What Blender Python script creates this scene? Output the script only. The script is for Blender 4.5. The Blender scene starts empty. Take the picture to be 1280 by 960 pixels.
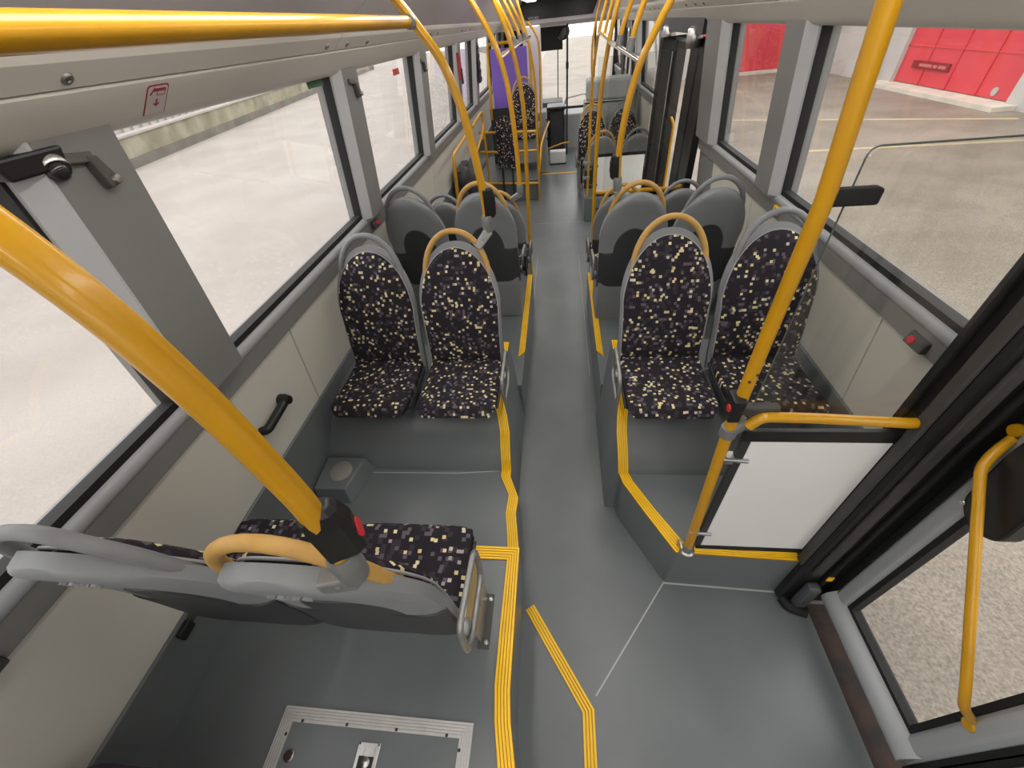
import bpy, bmesh, math, random
from mathutils import Vector, Matrix
random.seed(7)
scene = bpy.context.scene
C = scene.collection

# ------------------------------------------------------------------ camera
cam_d = bpy.data.cameras.new('camera')
cam_d.sensor_fit = 'HORIZONTAL'; cam_d.sensor_width = 36.0
cam_d.lens = 499.13 / 1280 * 36.0
cam_d.clip_start = 0.01; cam_d.clip_end = 400
cam = bpy.data.objects.new('camera', cam_d); C.objects.link(cam)
def cam_rot():
    f = 499.13
    def ray(px, py): return Vector((px - 640, -(py - 480), -f))
    y = ray(697, 23).normalized()
    z = -ray(703, 1033); z = (z - y * y.dot(z)).normalized()
    x = y.cross(z)
    return Matrix((x, y, z)).to_4x4()
cam.matrix_world = Matrix.Translation((0, 0, 2.1)) @ cam_rot()
scene.camera = cam

# ------------------------------------------------------------------ world (overcast daylight) and exposure
w = bpy.data.worlds.new('overcast_sky'); scene.world = w; w.use_nodes = True
bg = w.node_tree.nodes['Background']
bg.inputs[0].default_value = (1.0, 0.985, 0.965, 1); bg.inputs[1].default_value = 1.0
scene.view_settings.view_transform = 'Standard'
scene.view_settings.look = 'None'
scene.view_settings.exposure = 1.5
FILL_S = 3.2      # strength of the ceiling strips added to brighten the interior
scene.view_settings.gamma = 1.0
scene.view_settings.use_curve_mapping = False

# ------------------------------------------------------------------ materials
MATS = {}
def nd(nt, t, **kw):
    n = nt.nodes.new(t)
    for k, v in kw.items(): setattr(n, k, v)
    return n
def mat(name, col, rough=0.5, metal=0.0, var=0.0, vscale=6.0, bump=0.0, bscale=200.0, spec=0.5, coat=0.0, col2=None):
    if name in MATS: return MATS[name]
    m = bpy.data.materials.new(name); m.use_nodes = True
    nt = m.node_tree; b = nt.nodes['Principled BSDF']
    b.inputs['Base Color'].default_value = (*col, 1)
    b.inputs['Roughness'].default_value = rough
    b.inputs['Metallic'].default_value = metal
    b.inputs['Specular IOR Level'].default_value = spec
    if coat: b.inputs['Coat Weight'].default_value = coat; b.inputs['Coat Roughness'].default_value = 0.08
    tc = nd(nt, 'ShaderNodeTexCoord')
    if var or col2:
        n = nd(nt, 'ShaderNodeTexNoise'); n.inputs['Scale'].default_value = vscale; n.inputs['Detail'].default_value = 5
        nt.links.new(tc.outputs['Object'], n.inputs['Vector'])
        r = nd(nt, 'ShaderNodeValToRGB'); r.color_ramp.elements[0].position = 0.35; r.color_ramp.elements[1].position = 0.65
        c2 = col2 if col2 else tuple(min(1, c * (1 + var)) for c in col)
        c1 = col if col2 else tuple(c * (1 - var) for c in col)
        r.color_ramp.elements[0].color = (*c1, 1); r.color_ramp.elements[1].color = (*c2, 1)
        nt.links.new(n.outputs[0], r.inputs[0]); nt.links.new(r.outputs[0], b.inputs['Base Color'])
    if bump:
        n2 = nd(nt, 'ShaderNodeTexNoise'); n2.inputs['Scale'].default_value = bscale; n2.inputs['Detail'].default_value = 3
        nt.links.new(tc.outputs['Object'], n2.inputs['Vector'])
        bp = nd(nt, 'ShaderNodeBump'); bp.inputs['Strength'].default_value = bump; bp.inputs['Distance'].default_value = 0.002
        nt.links.new(n2.outputs[0], bp.inputs['Height']); nt.links.new(bp.outputs[0], b.inputs['Normal'])
    MATS[name] = m
    return m
def emit(name, col, s):
    m = bpy.data.materials.new(name); m.use_nodes = True
    b = m.node_tree.nodes['Principled BSDF']
    b.inputs['Base Color'].default_value = (*col, 1)
    b.inputs['Emission Color'].default_value = (*col, 1); b.inputs['Emission Strength'].default_value = s
    return m
def glass_mat(name, tint=(0.97, 0.97, 0.97), ior=1.45, rough=0.0):
    m = bpy.data.materials.new(name); m.use_nodes = True; nt = m.node_tree
    nt.nodes.remove(nt.nodes['Principled BSDF'])
    t = nd(nt, 'ShaderNodeBsdfTransparent'); t.inputs[0].default_value = (*tint, 1)
    g = nd(nt, 'ShaderNodeBsdfGlossy'); g.inputs['Roughness'].default_value = rough
    lw = nd(nt, 'ShaderNodeLayerWeight'); lw.inputs[0].default_value = 0.5
    pw = nd(nt, 'ShaderNodeMath', operation='POWER'); pw.inputs[1].default_value = 5.0
    nt.links.new(lw.outputs['Facing'], pw.inputs[0])
    fr = nd(nt, 'ShaderNodeMath', operation='MULTIPLY_ADD'); fr.inputs[1].default_value = 0.85; fr.inputs[2].default_value = 0.035
    nt.links.new(pw.outputs[0], fr.inputs[0])
    mx = nd(nt, 'ShaderNodeMixShader')
    nt.links.new(fr.outputs[0], mx.inputs[0]); nt.links.new(t.outputs[0], mx.inputs[1]); nt.links.new(g.outputs[0], mx.inputs[2])
    nt.links.new(mx.outputs[0], nt.nodes['Material Output'].inputs[0])
    return m
def fabric_mat():
    m = bpy.data.materials.new('speckled_moquette'); m.use_nodes = True; nt = m.node_tree
    b = nt.nodes['Principled BSDF']; b.inputs['Roughness'].default_value = 0.95; b.inputs['Specular IOR Level'].default_value = 0.15
    uv = nd(nt, 'ShaderNodeUVMap'); uv.uv_map = 'UVMap'
    oi = nd(nt, 'ShaderNodeObjectInfo')
    base = None
    def layer(cell, off, seed):
        # jittered lattice: rows are shifted by a random amount so that squares do not line up
        sc = nd(nt, 'ShaderNodeVectorMath', operation='SCALE'); sc.inputs['Scale'].default_value = 1 / cell
        nt.links.new(uv.outputs[0], sc.inputs[0])
        ad = nd(nt, 'ShaderNodeVectorMath', operation='ADD'); ad.inputs[1].default_value = (off, off * 1.7, 0)
        nt.links.new(sc.outputs[0], ad.inputs[0])
        sp = nd(nt, 'ShaderNodeSeparateXYZ'); nt.links.new(ad.outputs[0], sp.inputs[0])
        fl = nd(nt, 'ShaderNodeMath', operation='FLOOR'); nt.links.new(sp.outputs[1], fl.inputs[0])
        wn1 = nd(nt, 'ShaderNodeTexWhiteNoise', noise_dimensions='2D')
        cb = nd(nt, 'ShaderNodeCombineXYZ'); cb.inputs[1].default_value = seed
        nt.links.new(fl.outputs[0], cb.inputs[0]); nt.links.new(cb.outputs[0], wn1.inputs['Vector'])
        xs = nd(nt, 'ShaderNodeMath', operation='ADD'); nt.links.new(sp.outputs[0], xs.inputs[0]); nt.links.new(wn1.outputs[0], xs.inputs[1])
        fx = nd(nt, 'ShaderNodeMath', operation='FLOOR'); nt.links.new(xs.outputs[0], fx.inputs[0])
        c2 = nd(nt, 'ShaderNodeCombineXYZ'); nt.links.new(fx.outputs[0], c2.inputs[0]); nt.links.new(fl.outputs[0], c2.inputs[1])
        rs = nd(nt, 'ShaderNodeMath', operation='MULTIPLY'); rs.inputs[1].default_value = 40.0
        nt.links.new(oi.outputs['Random'], rs.inputs[0])
        ra = nd(nt, 'ShaderNodeMath', operation='ADD'); ra.inputs[1].default_value = seed; nt.links.new(rs.outputs[0], ra.inputs[0])
        rf = nd(nt, 'ShaderNodeMath', operation='FLOOR'); nt.links.new(ra.outputs[0], rf.inputs[0])
        nt.links.new(rf.outputs[0], c2.inputs[2])
        wn = nd(nt, 'ShaderNodeTexWhiteNoise', noise_dimensions='3D'); nt.links.new(c2.outputs[0], wn.inputs['Vector'])
        return wn.outputs[0]
    def stage(prev, val, thr, col):
        gt = nd(nt, 'ShaderNodeMath', operation='GREATER_THAN'); gt.inputs[1].default_value = thr; nt.links.new(val, gt.inputs[0])
        mx = nd(nt, 'ShaderNodeMix', data_type='RGBA')
        nt.links.new(gt.outputs[0], mx.inputs[0])
        if prev is None: mx.inputs[6].default_value = (0.024, 0.020, 0.025, 1)
        else: nt.links.new(prev, mx.inputs[6])
        mx.inputs[7].default_value = (*col, 1)
        return mx.outputs[2]
    c = stage(None, layer(0.016, 0.3, 3), 0.82, (0.045, 0.038, 0.046))
    c = stage(c, layer(0.0128, 0.1, 11), 0.90, (0.12, 0.10, 0.12))
    v = layer(0.012, 0.6, 23)
    c = stage(c, v, 0.945, (0.62, 0.53, 0.26)); c = stage(c, v, 0.966, (0.55, 0.50, 0.46)); c = stage(c, v, 0.980, (0.74, 0.66, 0.38))
    v = layer(0.0112, 0.4, 37)
    c = stage(c, v, 0.970, (0.70, 0.60, 0.33)); c = stage(c, v, 0.988, (0.36, 0.32, 0.34))
    nt.links.new(c, b.inputs['Base Color'])
    return m

FLOOR = mat('grey_vinyl', (0.145, 0.160, 0.166), 0.30, var=0.10, vscale=2.2, bump=0.05, bscale=600)
SEAM = mat('pale_weld_seam', (0.42, 0.43, 0.42), 0.6)
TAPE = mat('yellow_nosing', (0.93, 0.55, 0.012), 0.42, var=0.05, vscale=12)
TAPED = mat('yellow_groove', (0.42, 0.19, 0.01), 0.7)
POLE = mat('yellow_powdercoat', (0.60, 0.30, 0.006), 0.30, var=0.05, vscale=9, coat=0.25)
HANDLE = mat('worn_yellow_plastic', (0.50, 0.29, 0.075), 0.5, var=0.08, vscale=25)
GREYH = mat('grey_handle_plastic', (0.20, 0.205, 0.215), 0.5, var=0.05, vscale=25)
SHELL = mat('grey_shell_plastic', (0.235, 0.245, 0.255), 0.55, var=0.05, vscale=8, bump=0.04, bscale=900)
SHELLD = mat('charcoal_shell_plastic', (0.042, 0.045, 0.048), 0.55, var=0.06, vscale=8, bump=0.05, bscale=900)
PIPING = mat('pale_piping', (0.34, 0.34, 0.35), 0.6)
FABRIC = fabric_mat()
PURPLEF = mat('plum_fabric', (0.055, 0.035, 0.06), 0.95, var=0.2, vscale=60)
STEEL = mat('brushed_steel', (0.56, 0.56, 0.55), 0.32, metal=1.0, var=0.06, vscale=30)
CHROME = mat('polished_steel', (0.75, 0.74, 0.72), 0.14, metal=1.0)
ALU = mat('painted_aluminium', (0.36, 0.375, 0.39), 0.38, var=0.03, vscale=5)
REVEAL = mat('window_lit_reveal', (0.50, 0.51, 0.525), 0.4, var=0.03, vscale=5)  # window light falling on the pillar chamfer, put into a lighter colour
ALUFRAME = mat('ribbed_aluminium', (0.58, 0.56, 0.545), 0.4, metal=0.25, var=0.05, vscale=20)
LOOPM = mat('satin_grey_steel', (0.30, 0.30, 0.295), 0.35, metal=0.5, var=0.06, vscale=30)
SOCKET = mat('grey_socket', (0.20, 0.205, 0.205), 0.4, metal=0.2, var=0.05, vscale=40)
BLACK = mat('black_plastic', (0.009, 0.009, 0.009), 0.42, var=0.1, vscale=15)
RUBBER = mat('black_rubber', (0.007, 0.007, 0.0075), 0.7, var=0.1, vscale=15)
GREYRUB = mat('grey_rubber', (0.05, 0.048, 0.045), 0.6, var=0.1, vscale=15)
RED = mat('red_button', (0.62, 0.012, 0.03), 0.4, var=0.05, vscale=40)
PANEL = mat('beige_wall_panel', (0.64, 0.62, 0.56), 0.5, var=0.03, vscale=2.0)
WALLG = mat('grey_wall_plastic', (0.215, 0.213, 0.208), 0.5, var=0.03, vscale=3)
CEIL = mat('cream_ceiling_panel', (0.68, 0.645, 0.59), 0.42, var=0.02, vscale=2)
LILAC = mat('pale_ceiling_panel', (0.62, 0.57, 0.60), 0.38, var=0.02, vscale=2)
WHITE = mat('white_board', (0.86, 0.86, 0.835), 0.4, var=0.02, vscale=3)
PURPLE = mat('purple_panel', (0.20, 0.11, 0.50), 0.45, var=0.04, vscale=3)
GREYCAB = mat('grey_cabinet', (0.33, 0.34, 0.34), 0.5, var=0.04, vscale=3)
DARK = mat('dark_grey_plastic', (0.03, 0.031, 0.033), 0.5, var=0.1, vscale=6)
RUST = mat('rusty_threshold', (0.035, 0.017, 0.011), 0.9, vscale=18, col2=(0.012, 0.010, 0.009), bump=0.5, bscale=90)
STICKER = mat('sticker_white', (0.62, 0.58, 0.56), 0.5, var=0.02)
STICKRED = mat('sticker_red', (0.40, 0.02, 0.05), 0.5, var=0.02)
GREEN = mat('green_sticker', (0.02, 0.10, 0.04), 0.5, var=0.02)
GLASS = glass_mat('window_glass')
PGLASS = glass_mat('partition_glass', (0.93, 0.93, 0.92))

# ------------------------------------------------------------------ mesh helpers
class MB:
    def __init__(s): s.v = []; s.f = []; s.uv = {}
    def add(s, vs, fs):
        o = len(s.v); s.v += [tuple(p) for p in vs]; s.f += [tuple(i + o for i in f) for f in fs]; return s
    def box(s, x0, x1, y0, y1, z0, z1):
        v = [(x, y, z) for z in (z0, z1) for y in (y0, y1) for x in (x0, x1)]
        return s.add(v, [(0, 2, 3, 1), (4, 5, 7, 6), (0, 1, 5, 4), (2, 6, 7, 3), (0, 4, 6, 2), (1, 3, 7, 5)])
    def hexa(s, p):   # 8 points: bottom 4 (ccw), top 4
        return s.add(p, [(3, 2, 1, 0), (4, 5, 6, 7), (0, 1, 5, 4), (1, 2, 6, 5), (2, 3, 7, 6), (3, 0, 4, 7)])
    def prism(s, poly, axis, a, b):
        n = len(poly)
        def mk(p, t):
            if axis == 'x': return (t, p[0], p[1])
            if axis == 'y': return (p[0], t, p[1])
            return (p[0], p[1], t)
        v = [mk(p, a) for p in poly] + [mk(p, b) for p in poly]
        f = [tuple(range(n))[::-1], tuple(range(n, 2 * n))] + [(i, (i + 1) % n, n + (i + 1) % n, n + i) for i in range(n)]
        return s.add(v, f)
    def loft(s, rings, cap=True, closed=False):
        n = len(rings[0]); v = [p for r in rings for p in r]; f = []
        m = len(rings)
        for k in range(m if closed else m - 1):
            a = k * n; b = ((k + 1) % m) * n
            for i in range(n): f.append((a + i, a + (i + 1) % n, b + (i + 1) % n, b + i))
        if cap and not closed: f += [tuple(range(n))[::-1], tuple(range((m - 1) * n, m * n))]
        return s.add(v, f)
    def tube(s, path, r, n=12, closed=False, flat=None):
        P = [Vector(p) for p in path]; m = len(P); rings = []
        T = []
        for i in range(m):
            if closed: t = P[(i + 1) % m] - P[i - 1]
            else: t = P[min(i + 1, m - 1)] - P[max(i - 1, 0)]
            T.append(t.normalized())
        u = T[0].orthogonal().normalized()
        for i in range(m):
            u = (u - T[i] * u.dot(T[i])).normalized(); w_ = T[i].cross(u)
            rr = r[i] if isinstance(r, (list, tuple)) else r
            rings.append([tuple(P[i] + (u * math.cos(a) + w_ * math.sin(a)) * rr) for a in (2 * math.pi * k / n for k in range(n))])
        return s.loft(rings, closed=closed)
    def lathe(s, prof, c, axis=(0, 0, 1), n=20):
        ax = Vector(axis).normalized(); u = ax.orthogonal().normalized(); w_ = ax.cross(u); c = Vector(c)
        rings = [[tuple(c + ax * h + (u * math.cos(a) + w_ * math.sin(a)) * r) for a in (2 * math.pi * k / n for k in range(n))] for r, h in prof]
        return s.loft(rings)
    def mesh(s, name):
        me = bpy.data.meshes.new(name); me.from_pydata(s.v, [], s.f); me.update()
        return me
def fix(me):
    bm = bmesh.new(); bm.from_mesh(me); bmesh.ops.recalc_face_normals(bm, faces=bm.faces); bm.to_mesh(me); bm.free()
def obj(name, mb, m, parent=None, bevel=0, smooth=False, seg=2, loc=None, recalc=True):
    me = mb if isinstance(mb, bpy.types.Mesh) else mb.mesh(name)
    if recalc: fix(me)
    if m: me.materials.clear(); me.materials.append(m)
    if smooth:
        me.polygons.foreach_set('use_smooth', [True] * len(me.polygons))
        try: me.set_sharp_from_angle(angle=math.radians(50))
        except Exception: pass
    o = bpy.data.objects.new(name, me); C.objects.link(o)
    if parent: o.parent = parent
    if loc: o.location = loc
    if bevel:
        b = o.modifiers.new('bevel', 'BEVEL'); b.width = bevel; b.segments = seg; b.limit_method = 'ANGLE'; b.angle_limit = math.radians(40)
    return o
def thing(name, label, cat, group=None, loc=(0, 0, 0), rz=0):
    o = bpy.data.objects.new(name, None); C.objects.link(o); o.location = loc; o.rotation_euler = (0, 0, rz)
    o.empty_display_size = 0.1
    return tag(o, label, cat, group)
def tag(o, label, cat, group=None):
    o['label'] = label; o['category'] = cat
    if group: o['group'] = group
    return o
def struct(o, label=None, cat=None):
    o['kind'] = 'structure'
    if label: o['label'] = label
    if cat: o['category'] = cat
    return o
def spline(pts, k=6):
    P = [Vector(p) for p in pts]; out = []
    for i in range(len(P) - 1):
        p0 = P[max(i - 1, 0)]; p1 = P[i]; p2 = P[i + 1]; p3 = P[min(i + 2, len(P) - 1)]
        for j in range(k):
            t = j / k
            out.append(tuple(0.5 * ((2 * p1) + (p2 - p0) * t + (2 * p0 - 5 * p1 + 4 * p2 - p3) * t * t + (3 * p1 - p0 - 3 * p2 + p3) * t ** 3)))
    out.append(tuple(P[-1])); return out
def rounded(pts, r=0.05, k=5):
    """polyline with rounded corners"""
    P = [Vector(p) for p in pts]; out = [tuple(P[0])]
    for i in range(1, len(P) - 1):
        a = (P[i - 1] - P[i]); b = (P[i + 1] - P[i]); rr = min(r, a.length * 0.45, b.length * 0.45)
        A = P[i] + a.normalized() * rr; B = P[i] + b.normalized() * rr
        for j in range(k + 1):
            t = j / k; out.append(tuple(A * (1 - t) ** 2 + P[i] * 2 * t * (1 - t) + B * t * t))
    out.append(tuple(P[-1])); return out
def text_mesh(txt, size, ext=0.001):
    cu = bpy.data.curves.new('lettering', 'FONT'); cu.body = txt; cu.size = size; cu.extrude = ext; cu.align_x = 'CENTER'; cu.align_y = 'CENTER'
    o = bpy.data.objects.new('tmp', cu); C.objects.link(o)
    dg = bpy.context.evaluated_depsgraph_get(); me = bpy.data.meshes.new_from_object(o.evaluated_get(dg))
    bpy.data.objects.remove(o); bpy.data.curves.remove(cu)
    return me

def wx(z): return 1.33 - 0.1 * z      # inner face of the side wall leans in towards the roof

# ================================================================== OUTSIDE
GZ = -0.45
def ground_mat(name, c1, c2, rough, scale, speck):
    m = mat(name, c1, rough, vscale=scale, col2=c2, bump=0.6, bscale=14)
    nt = m.node_tree; b = nt.nodes['Principled BSDF']; src = b.inputs['Base Color'].links[0].from_socket
    tc = nd(nt, 'ShaderNodeTexCoord'); n = nd(nt, 'ShaderNodeTexNoise'); n.inputs['Scale'].default_value = 55; n.inputs['Detail'].default_value = 4; n.inputs['Roughness'].default_value = .7
    nt.links.new(tc.outputs['Object'], n.inputs['Vector'])
    r = nd(nt, 'ShaderNodeMapRange'); r.inputs[1].default_value = .3; r.inputs[2].default_value = .7; r.inputs[3].default_value = 1 - speck; r.inputs[4].default_value = 1 + speck
    nt.links.new(n.outputs[0], r.inputs[0])
    v = nd(nt, 'ShaderNodeVectorMath', operation='SCALE'); nt.links.new(src, v.inputs[0]); nt.links.new(r.outputs[0], v.inputs['Scale'])
    nt.links.new(v.outputs[0], b.inputs['Base Color'])
    return m
BRIGHTG = ground_mat('brightened_concrete_yard', (0.295, 0.262, 0.235), (0.345, 0.313, 0.288), 0.7, 0.6, .12)  # stronger light on the left yard put into a paler ground colour
DARKG = ground_mat('brown_asphalt_yard', (0.185, 0.158, 0.122), (0.255, 0.220, 0.176), 0.6, 0.9, .45)
g = obj('ground', MB().box(-60, -1.3, -40, 90, GZ - 0.2, GZ), BRIGHTG); struct(g, 'weathered concrete yard outside the left windows, its brighter light put into the colour', 'ground')
g = obj('ground', MB().box(-1.3, 60, -40, 90, GZ - 0.2, GZ), DARKG); struct(g, 'brown asphalt yard outside the right side door', 'ground')
WALLOUT = mat('mossy_plaster', (0.19, 0.175, 0.115), 0.9, vscale=1.2, col2=(0.31, 0.285, 0.215), bump=0.6, bscale=20)
OUTW = mat('white_render', (0.40, 0.38, 0.36), 0.8, vscale=0.8, col2=(0.47, 0.45, 0.43))
REDG = mat('red_gate_paint', (0.56, 0.045, 0.062), 0.45, var=0.06, vscale=0.7)
GREYST = mat('grey_step', (0.36, 0.335, 0.31), 0.9, var=0.1, vscale=3)
# long low wall left, running slightly outwards
bw = thing('boundary_wall', 'long mossy pale wall across the yard outside the left windows', 'wall', loc=(-14.1, 13.3, GZ), rz=math.atan2(4.0, 24.5))
obj('plinth', MB().box(-0.4, 0.06, -25, 45, 0, 0.28), mat('damp_plinth', (0.14, 0.13, 0.11), 0.9, var=0.15, vscale=1), bw)
obj('plaster', MB().box(-0.4, 0, -25, 45, 0.28, 0.84), WALLOUT, bw)
obj('coping', MB().box(-0.46, 0.05, -25, 45, 0.84, 0.90), GREYST, bw)
hall = thing('corrugated_hall', 'pale corrugated hall rising behind the mossy boundary wall', 'building', loc=(-18.0, 13.3, GZ), rz=math.atan2(4.0, 24.5))
rib = MB()
for i in range(110):
    y = -25 + i * 0.65
    rib.box(0, 0.12, y, y + 0.3, 0, 6)
obj('wall', MB().box(-6, 0, -25, 47, 0, 6), OUTW, hall); rb = obj('wall_rib', rib, OUTW, hall); rb['kind'] = 'stuff'
obj('roof', MB().box(-6.2, 0.3, -25.2, 47.2, 6, 6.2), GREYST, hall)
# white building with red gates on the right
bd = thing('garage_building', 'white rendered garage with a wide red gate outside right', 'building', loc=(10.8, 0, GZ))
obj('wall', MB().box(0, 6, -30, 12.75, 0, 6).box(0, 6, 17.35, 23.2, 0, 6).box(0, 6, 12.75, 17.35, 3.9, 6), OUTW, bd)
gt = obj('gate', MB().box(0.12, 0.2, 12.75, 17.35, 0.12, 3.9), REDG, bd)
for y in (13.9, 15.05, 16.2): obj('gate_seam', MB().box(0.09, 0.13, y - 0.02, y + 0.02, 0.12, 3.9), mat('red_gate_seam', (0.53, 0.04, 0.056), 0.6), gt)
for z in (1.0, 2.0, 3.0): obj('gate_rail', MB().box(0.1, 0.13, 12.75, 17.35, z, z + 0.03), mat('red_gate_rail', (0.56, 0.05, 0.066), 0.6), gt)
sg = obj('gate_sign', MB().box(0.07, 0.11, 15.2, 16.75, .50, .68), mat('dark_red_sign', (0.22, 0.004, 0.012), 0.5), gt)
st = MB()
x = 15.32
for i in range(19):
    wd = 0.035 + 0.02 * random.random()
    if i not in (5, 9): st.box(0.062, 0.071, x, x + wd, .555, .625)
    x += wd + 0.017
obj('lettering', st, mat('sign_letter', (0.55, 0.16, 0.15), 0.6), sg)['kind'] = 'stuff'
obj('gate_disc', MB().lathe([(0.0, 0), (0.09, 0), (0.09, 0.03), (0, 0.03)], (0.12, 13.35, 0.26), (-1, 0, 0)), GREYST, gt)
obj('threshold', MB().box(-0.5, 0.3, 12.4, 17.8, 0, 0.1), mat('pale_threshold', (0.55, 0.50, 0.42), 0.9, var=0.1, vscale=3), bd)
obj('wall_lamp', MB().box(-0.1, 0, 17.9, 18.05, 1.9, 2.15), GREYST, bd, bevel=0.02)
b2 = thing('garage_building', 'white wing with a tall red gate standing square to the garage', 'building', loc=(0, 23.2, GZ))
obj('wall', MB().box(4.6, 5.9, 0, 6, 0, 6).box(9.9, 12.5, 0, 6, 0, 6).box(5.9, 9.9, 0, 6, 4.2, 6), OUTW, b2)
gt = obj('gate', MB().box(5.9, 9.9, 0.1, 0.2, 0.1, 4.2), REDG, b2)
for x in (6.9, 7.9, 8.9): obj('gate_seam', MB().box(x - 0.02, x + 0.02, 0.07, 0.11, 0.1, 4.2), mat('red_gate_seam', (0.53, 0.04, 0.056), 0.6), gt)
for x in (7.15, 7.3): obj('gate_bar', MB().box(x, x + 0.04, 0.02, 0.1, 1.6, 2.5), mat('white_bar', (0.8, 0.7, 0.68), 0.6), gt)
obj('threshold', MB().box(5.7, 10.1, -0.3, 0.2, 0, 0.09), mat('pale_threshold', (0.6, 0.55, 0.45), 0.9), b2)
# faded yellow parking lines on the yard
YL = mat('faded_yellow_paint', (0.46, 0.37, 0.20), 0.8, vscale=3, col2=(0.36, 0.31, 0.23))
for a, b in (((10.3, 11.6), (4.0, 14.2)), ((6.3, 2.2), (2.2, 2.6)), ((9.8, 9.8), (4.5, 10.2))):
    A = Vector((*a, 0)); B = Vector((*b, 0)); d = (B - A); L = d.length; n = Vector((-d.y, d.x, 0)).normalized() * 0.07
    p = [A - n, B - n, B + n, A + n]
    m_ = MB().hexa([(q.x, q.y, GZ - 0.01) for q in p] + [(q.x, q.y, GZ + 0.006) for q in p])
    o = obj('parking_line', m_, YL); struct(o, {10.3: 'faded yellow parking line running towards the red gate', 6.3: 'faded yellow line on the asphalt close to the side door', 9.8: 'faded yellow line on the asphalt nearer than the gate'}[a[0]], 'road marking')

# ================================================================== BUS SHELL
Y0, Y1 = -2.3, 11.0
LEFTP = [(-2.3, -2.1), (-0.85, -0.52), (0.79, 1.06), (2.39, 2.66), (3.92, 4.2), (5.5, 5.75), (6.75, 7.1), (8.9, 9.2), (10.5, 11.0)]
RIGHTP = [(-2.3, -2.1), (-0.85, -0.62), (2.39, 2.66), (3.56, 4.02), (5.62, 5.85), (7.3, 7.6), (8.3, 8.5), (9.7, 9.85), (10.8, 11.0)]
ZB, ZT = 1.30, 2.00
floor = obj('floor', MB().box(-1.27, 1.12, Y0, 9.9, -0.06, 0).box(1.12, 1.27, 0.80, 9.9, -0.06, 0).box(1.12, 1.27, Y0, -0.62, -0.06, 0), FLOOR)
struct(floor, 'grey vinyl bus floor with a narrow aisle', 'floor')
# threshold at the near door
obj('threshold', MB().box(1.12, 1.30, -0.62, 0.80, -0.10, -0.03), RUST, floor)
obj('underbody', MB().box(-1.27, 1.27, Y0, 9.9, -0.2, -0.11), DARK, floor)
# weld seams in the vinyl
def strip(path, wd, th, z, m, parent, name, base=0.002):
    """flat ribbon along a floor polyline"""
    P = [Vector((p[0], p[1], p[2] if len(p) > 2 else z)) for p in path]; L = []; R = []
    for i, p in enumerate(P):
        t = (P[min(i + 1, len(P) - 1)] - P[max(i - 1, 0)]); n = Vector((-t.y, t.x, 0)).normalized() * wd / 2
        L.append(p + n); R.append(p - n)
    mb = MB(); up = Vector((0, 0, th)); dn = Vector((0, 0, -base))
    mb.loft([[L[i] + dn, R[i] + dn, R[i] + up, L[i] + up] for i in range(len(P))])
    return obj(name, mb, m, parent)
strip([(0.505, 0.855), (0.142, 0.377)], 0.006, 0.001, 0, SEAM, floor, 'weld_seam')
strip([(-0.26, 2.4), (-0.255, 4.6)], 0.004, 0.001, 0, SEAM, floor, 'weld_seam')
strip([(0.235, 2.4), (0.23, 4.6)], 0.004, 0.001, 0, SEAM, floor, 'weld_seam')
strip([(-0.32, 5.64), (0.34, 5.64)], 0.006, 0.001, 0, SEAM, floor, 'weld_seam')
strip([(0.505, 0.848), (1.03, 0.832)], 0.008, 0.002, 0, SEAM, floor, 'weld_seam')
# ribbed yellow nosings -------------------------------------------------
def nosing(parent, edges, name='yellow_nosing'):
    """edges: list of (outer point, inner point); a ribbon with raised ribs between them"""
    O = [Vector(a) for a, b in edges]; I = [Vector(b) for a, b in edges]
    mb = MB(); gr = MB()
    def nrm(i):
        t = (O[min(i + 1, len(O) - 1)] - O[max(i - 1, 0)]); s_ = I[i] - O[i]
        n = t.cross(s_).normalized()
        if n.z < 0: n = -n
        return n
    N = [nrm(i) for i in range(len(O))]
    ribs = 5
    gr_r = []
    for i in range(len(O)): gr_r.append([O[i] - N[i] * 0.003, I[i] - N[i] * 0.003, I[i] + N[i] * 0.0035, O[i] + N[i] * 0.0035])
    gr.loft(gr_r)
    for k in range(ribs):
        a = k / ribs + 0.025; b = (k + 1) / ribs - 0.025
        rr = []
        for i in range(len(O)):
            A = O[i].lerp(I[i], a); B = O[i].lerp(I[i], b)
            rr.append([A + N[i] * 0.001, B + N[i] * 0.001, B + N[i] * 0.0075, A + N[i] * 0.0075])
        mb.loft(rr)
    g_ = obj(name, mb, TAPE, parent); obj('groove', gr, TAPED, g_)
    return g_
def offs(path, wd, side):
    """(outer, inner) pairs for a 3-D polyline, inner offset horizontally by wd"""
    P = [Vector(p) for p in path]; out = []
    for i, p in enumerate(P):
        ts = []
        if i > 0: ts.append((P[i] - P[i - 1]))
        if i < len(P) - 1: ts.append((P[i + 1] - P[i]))
        ns = []
        for t in ts:
            h = Vector((-t.y, t.x, 0))
            if h.length > 1e-6: ns.append(h.normalized())
        n = sum(ns, Vector()) / len(ns); n = n / max(n.length_squared, 0.3)
        out.append((p, p + n * wd * side))
    return out
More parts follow.
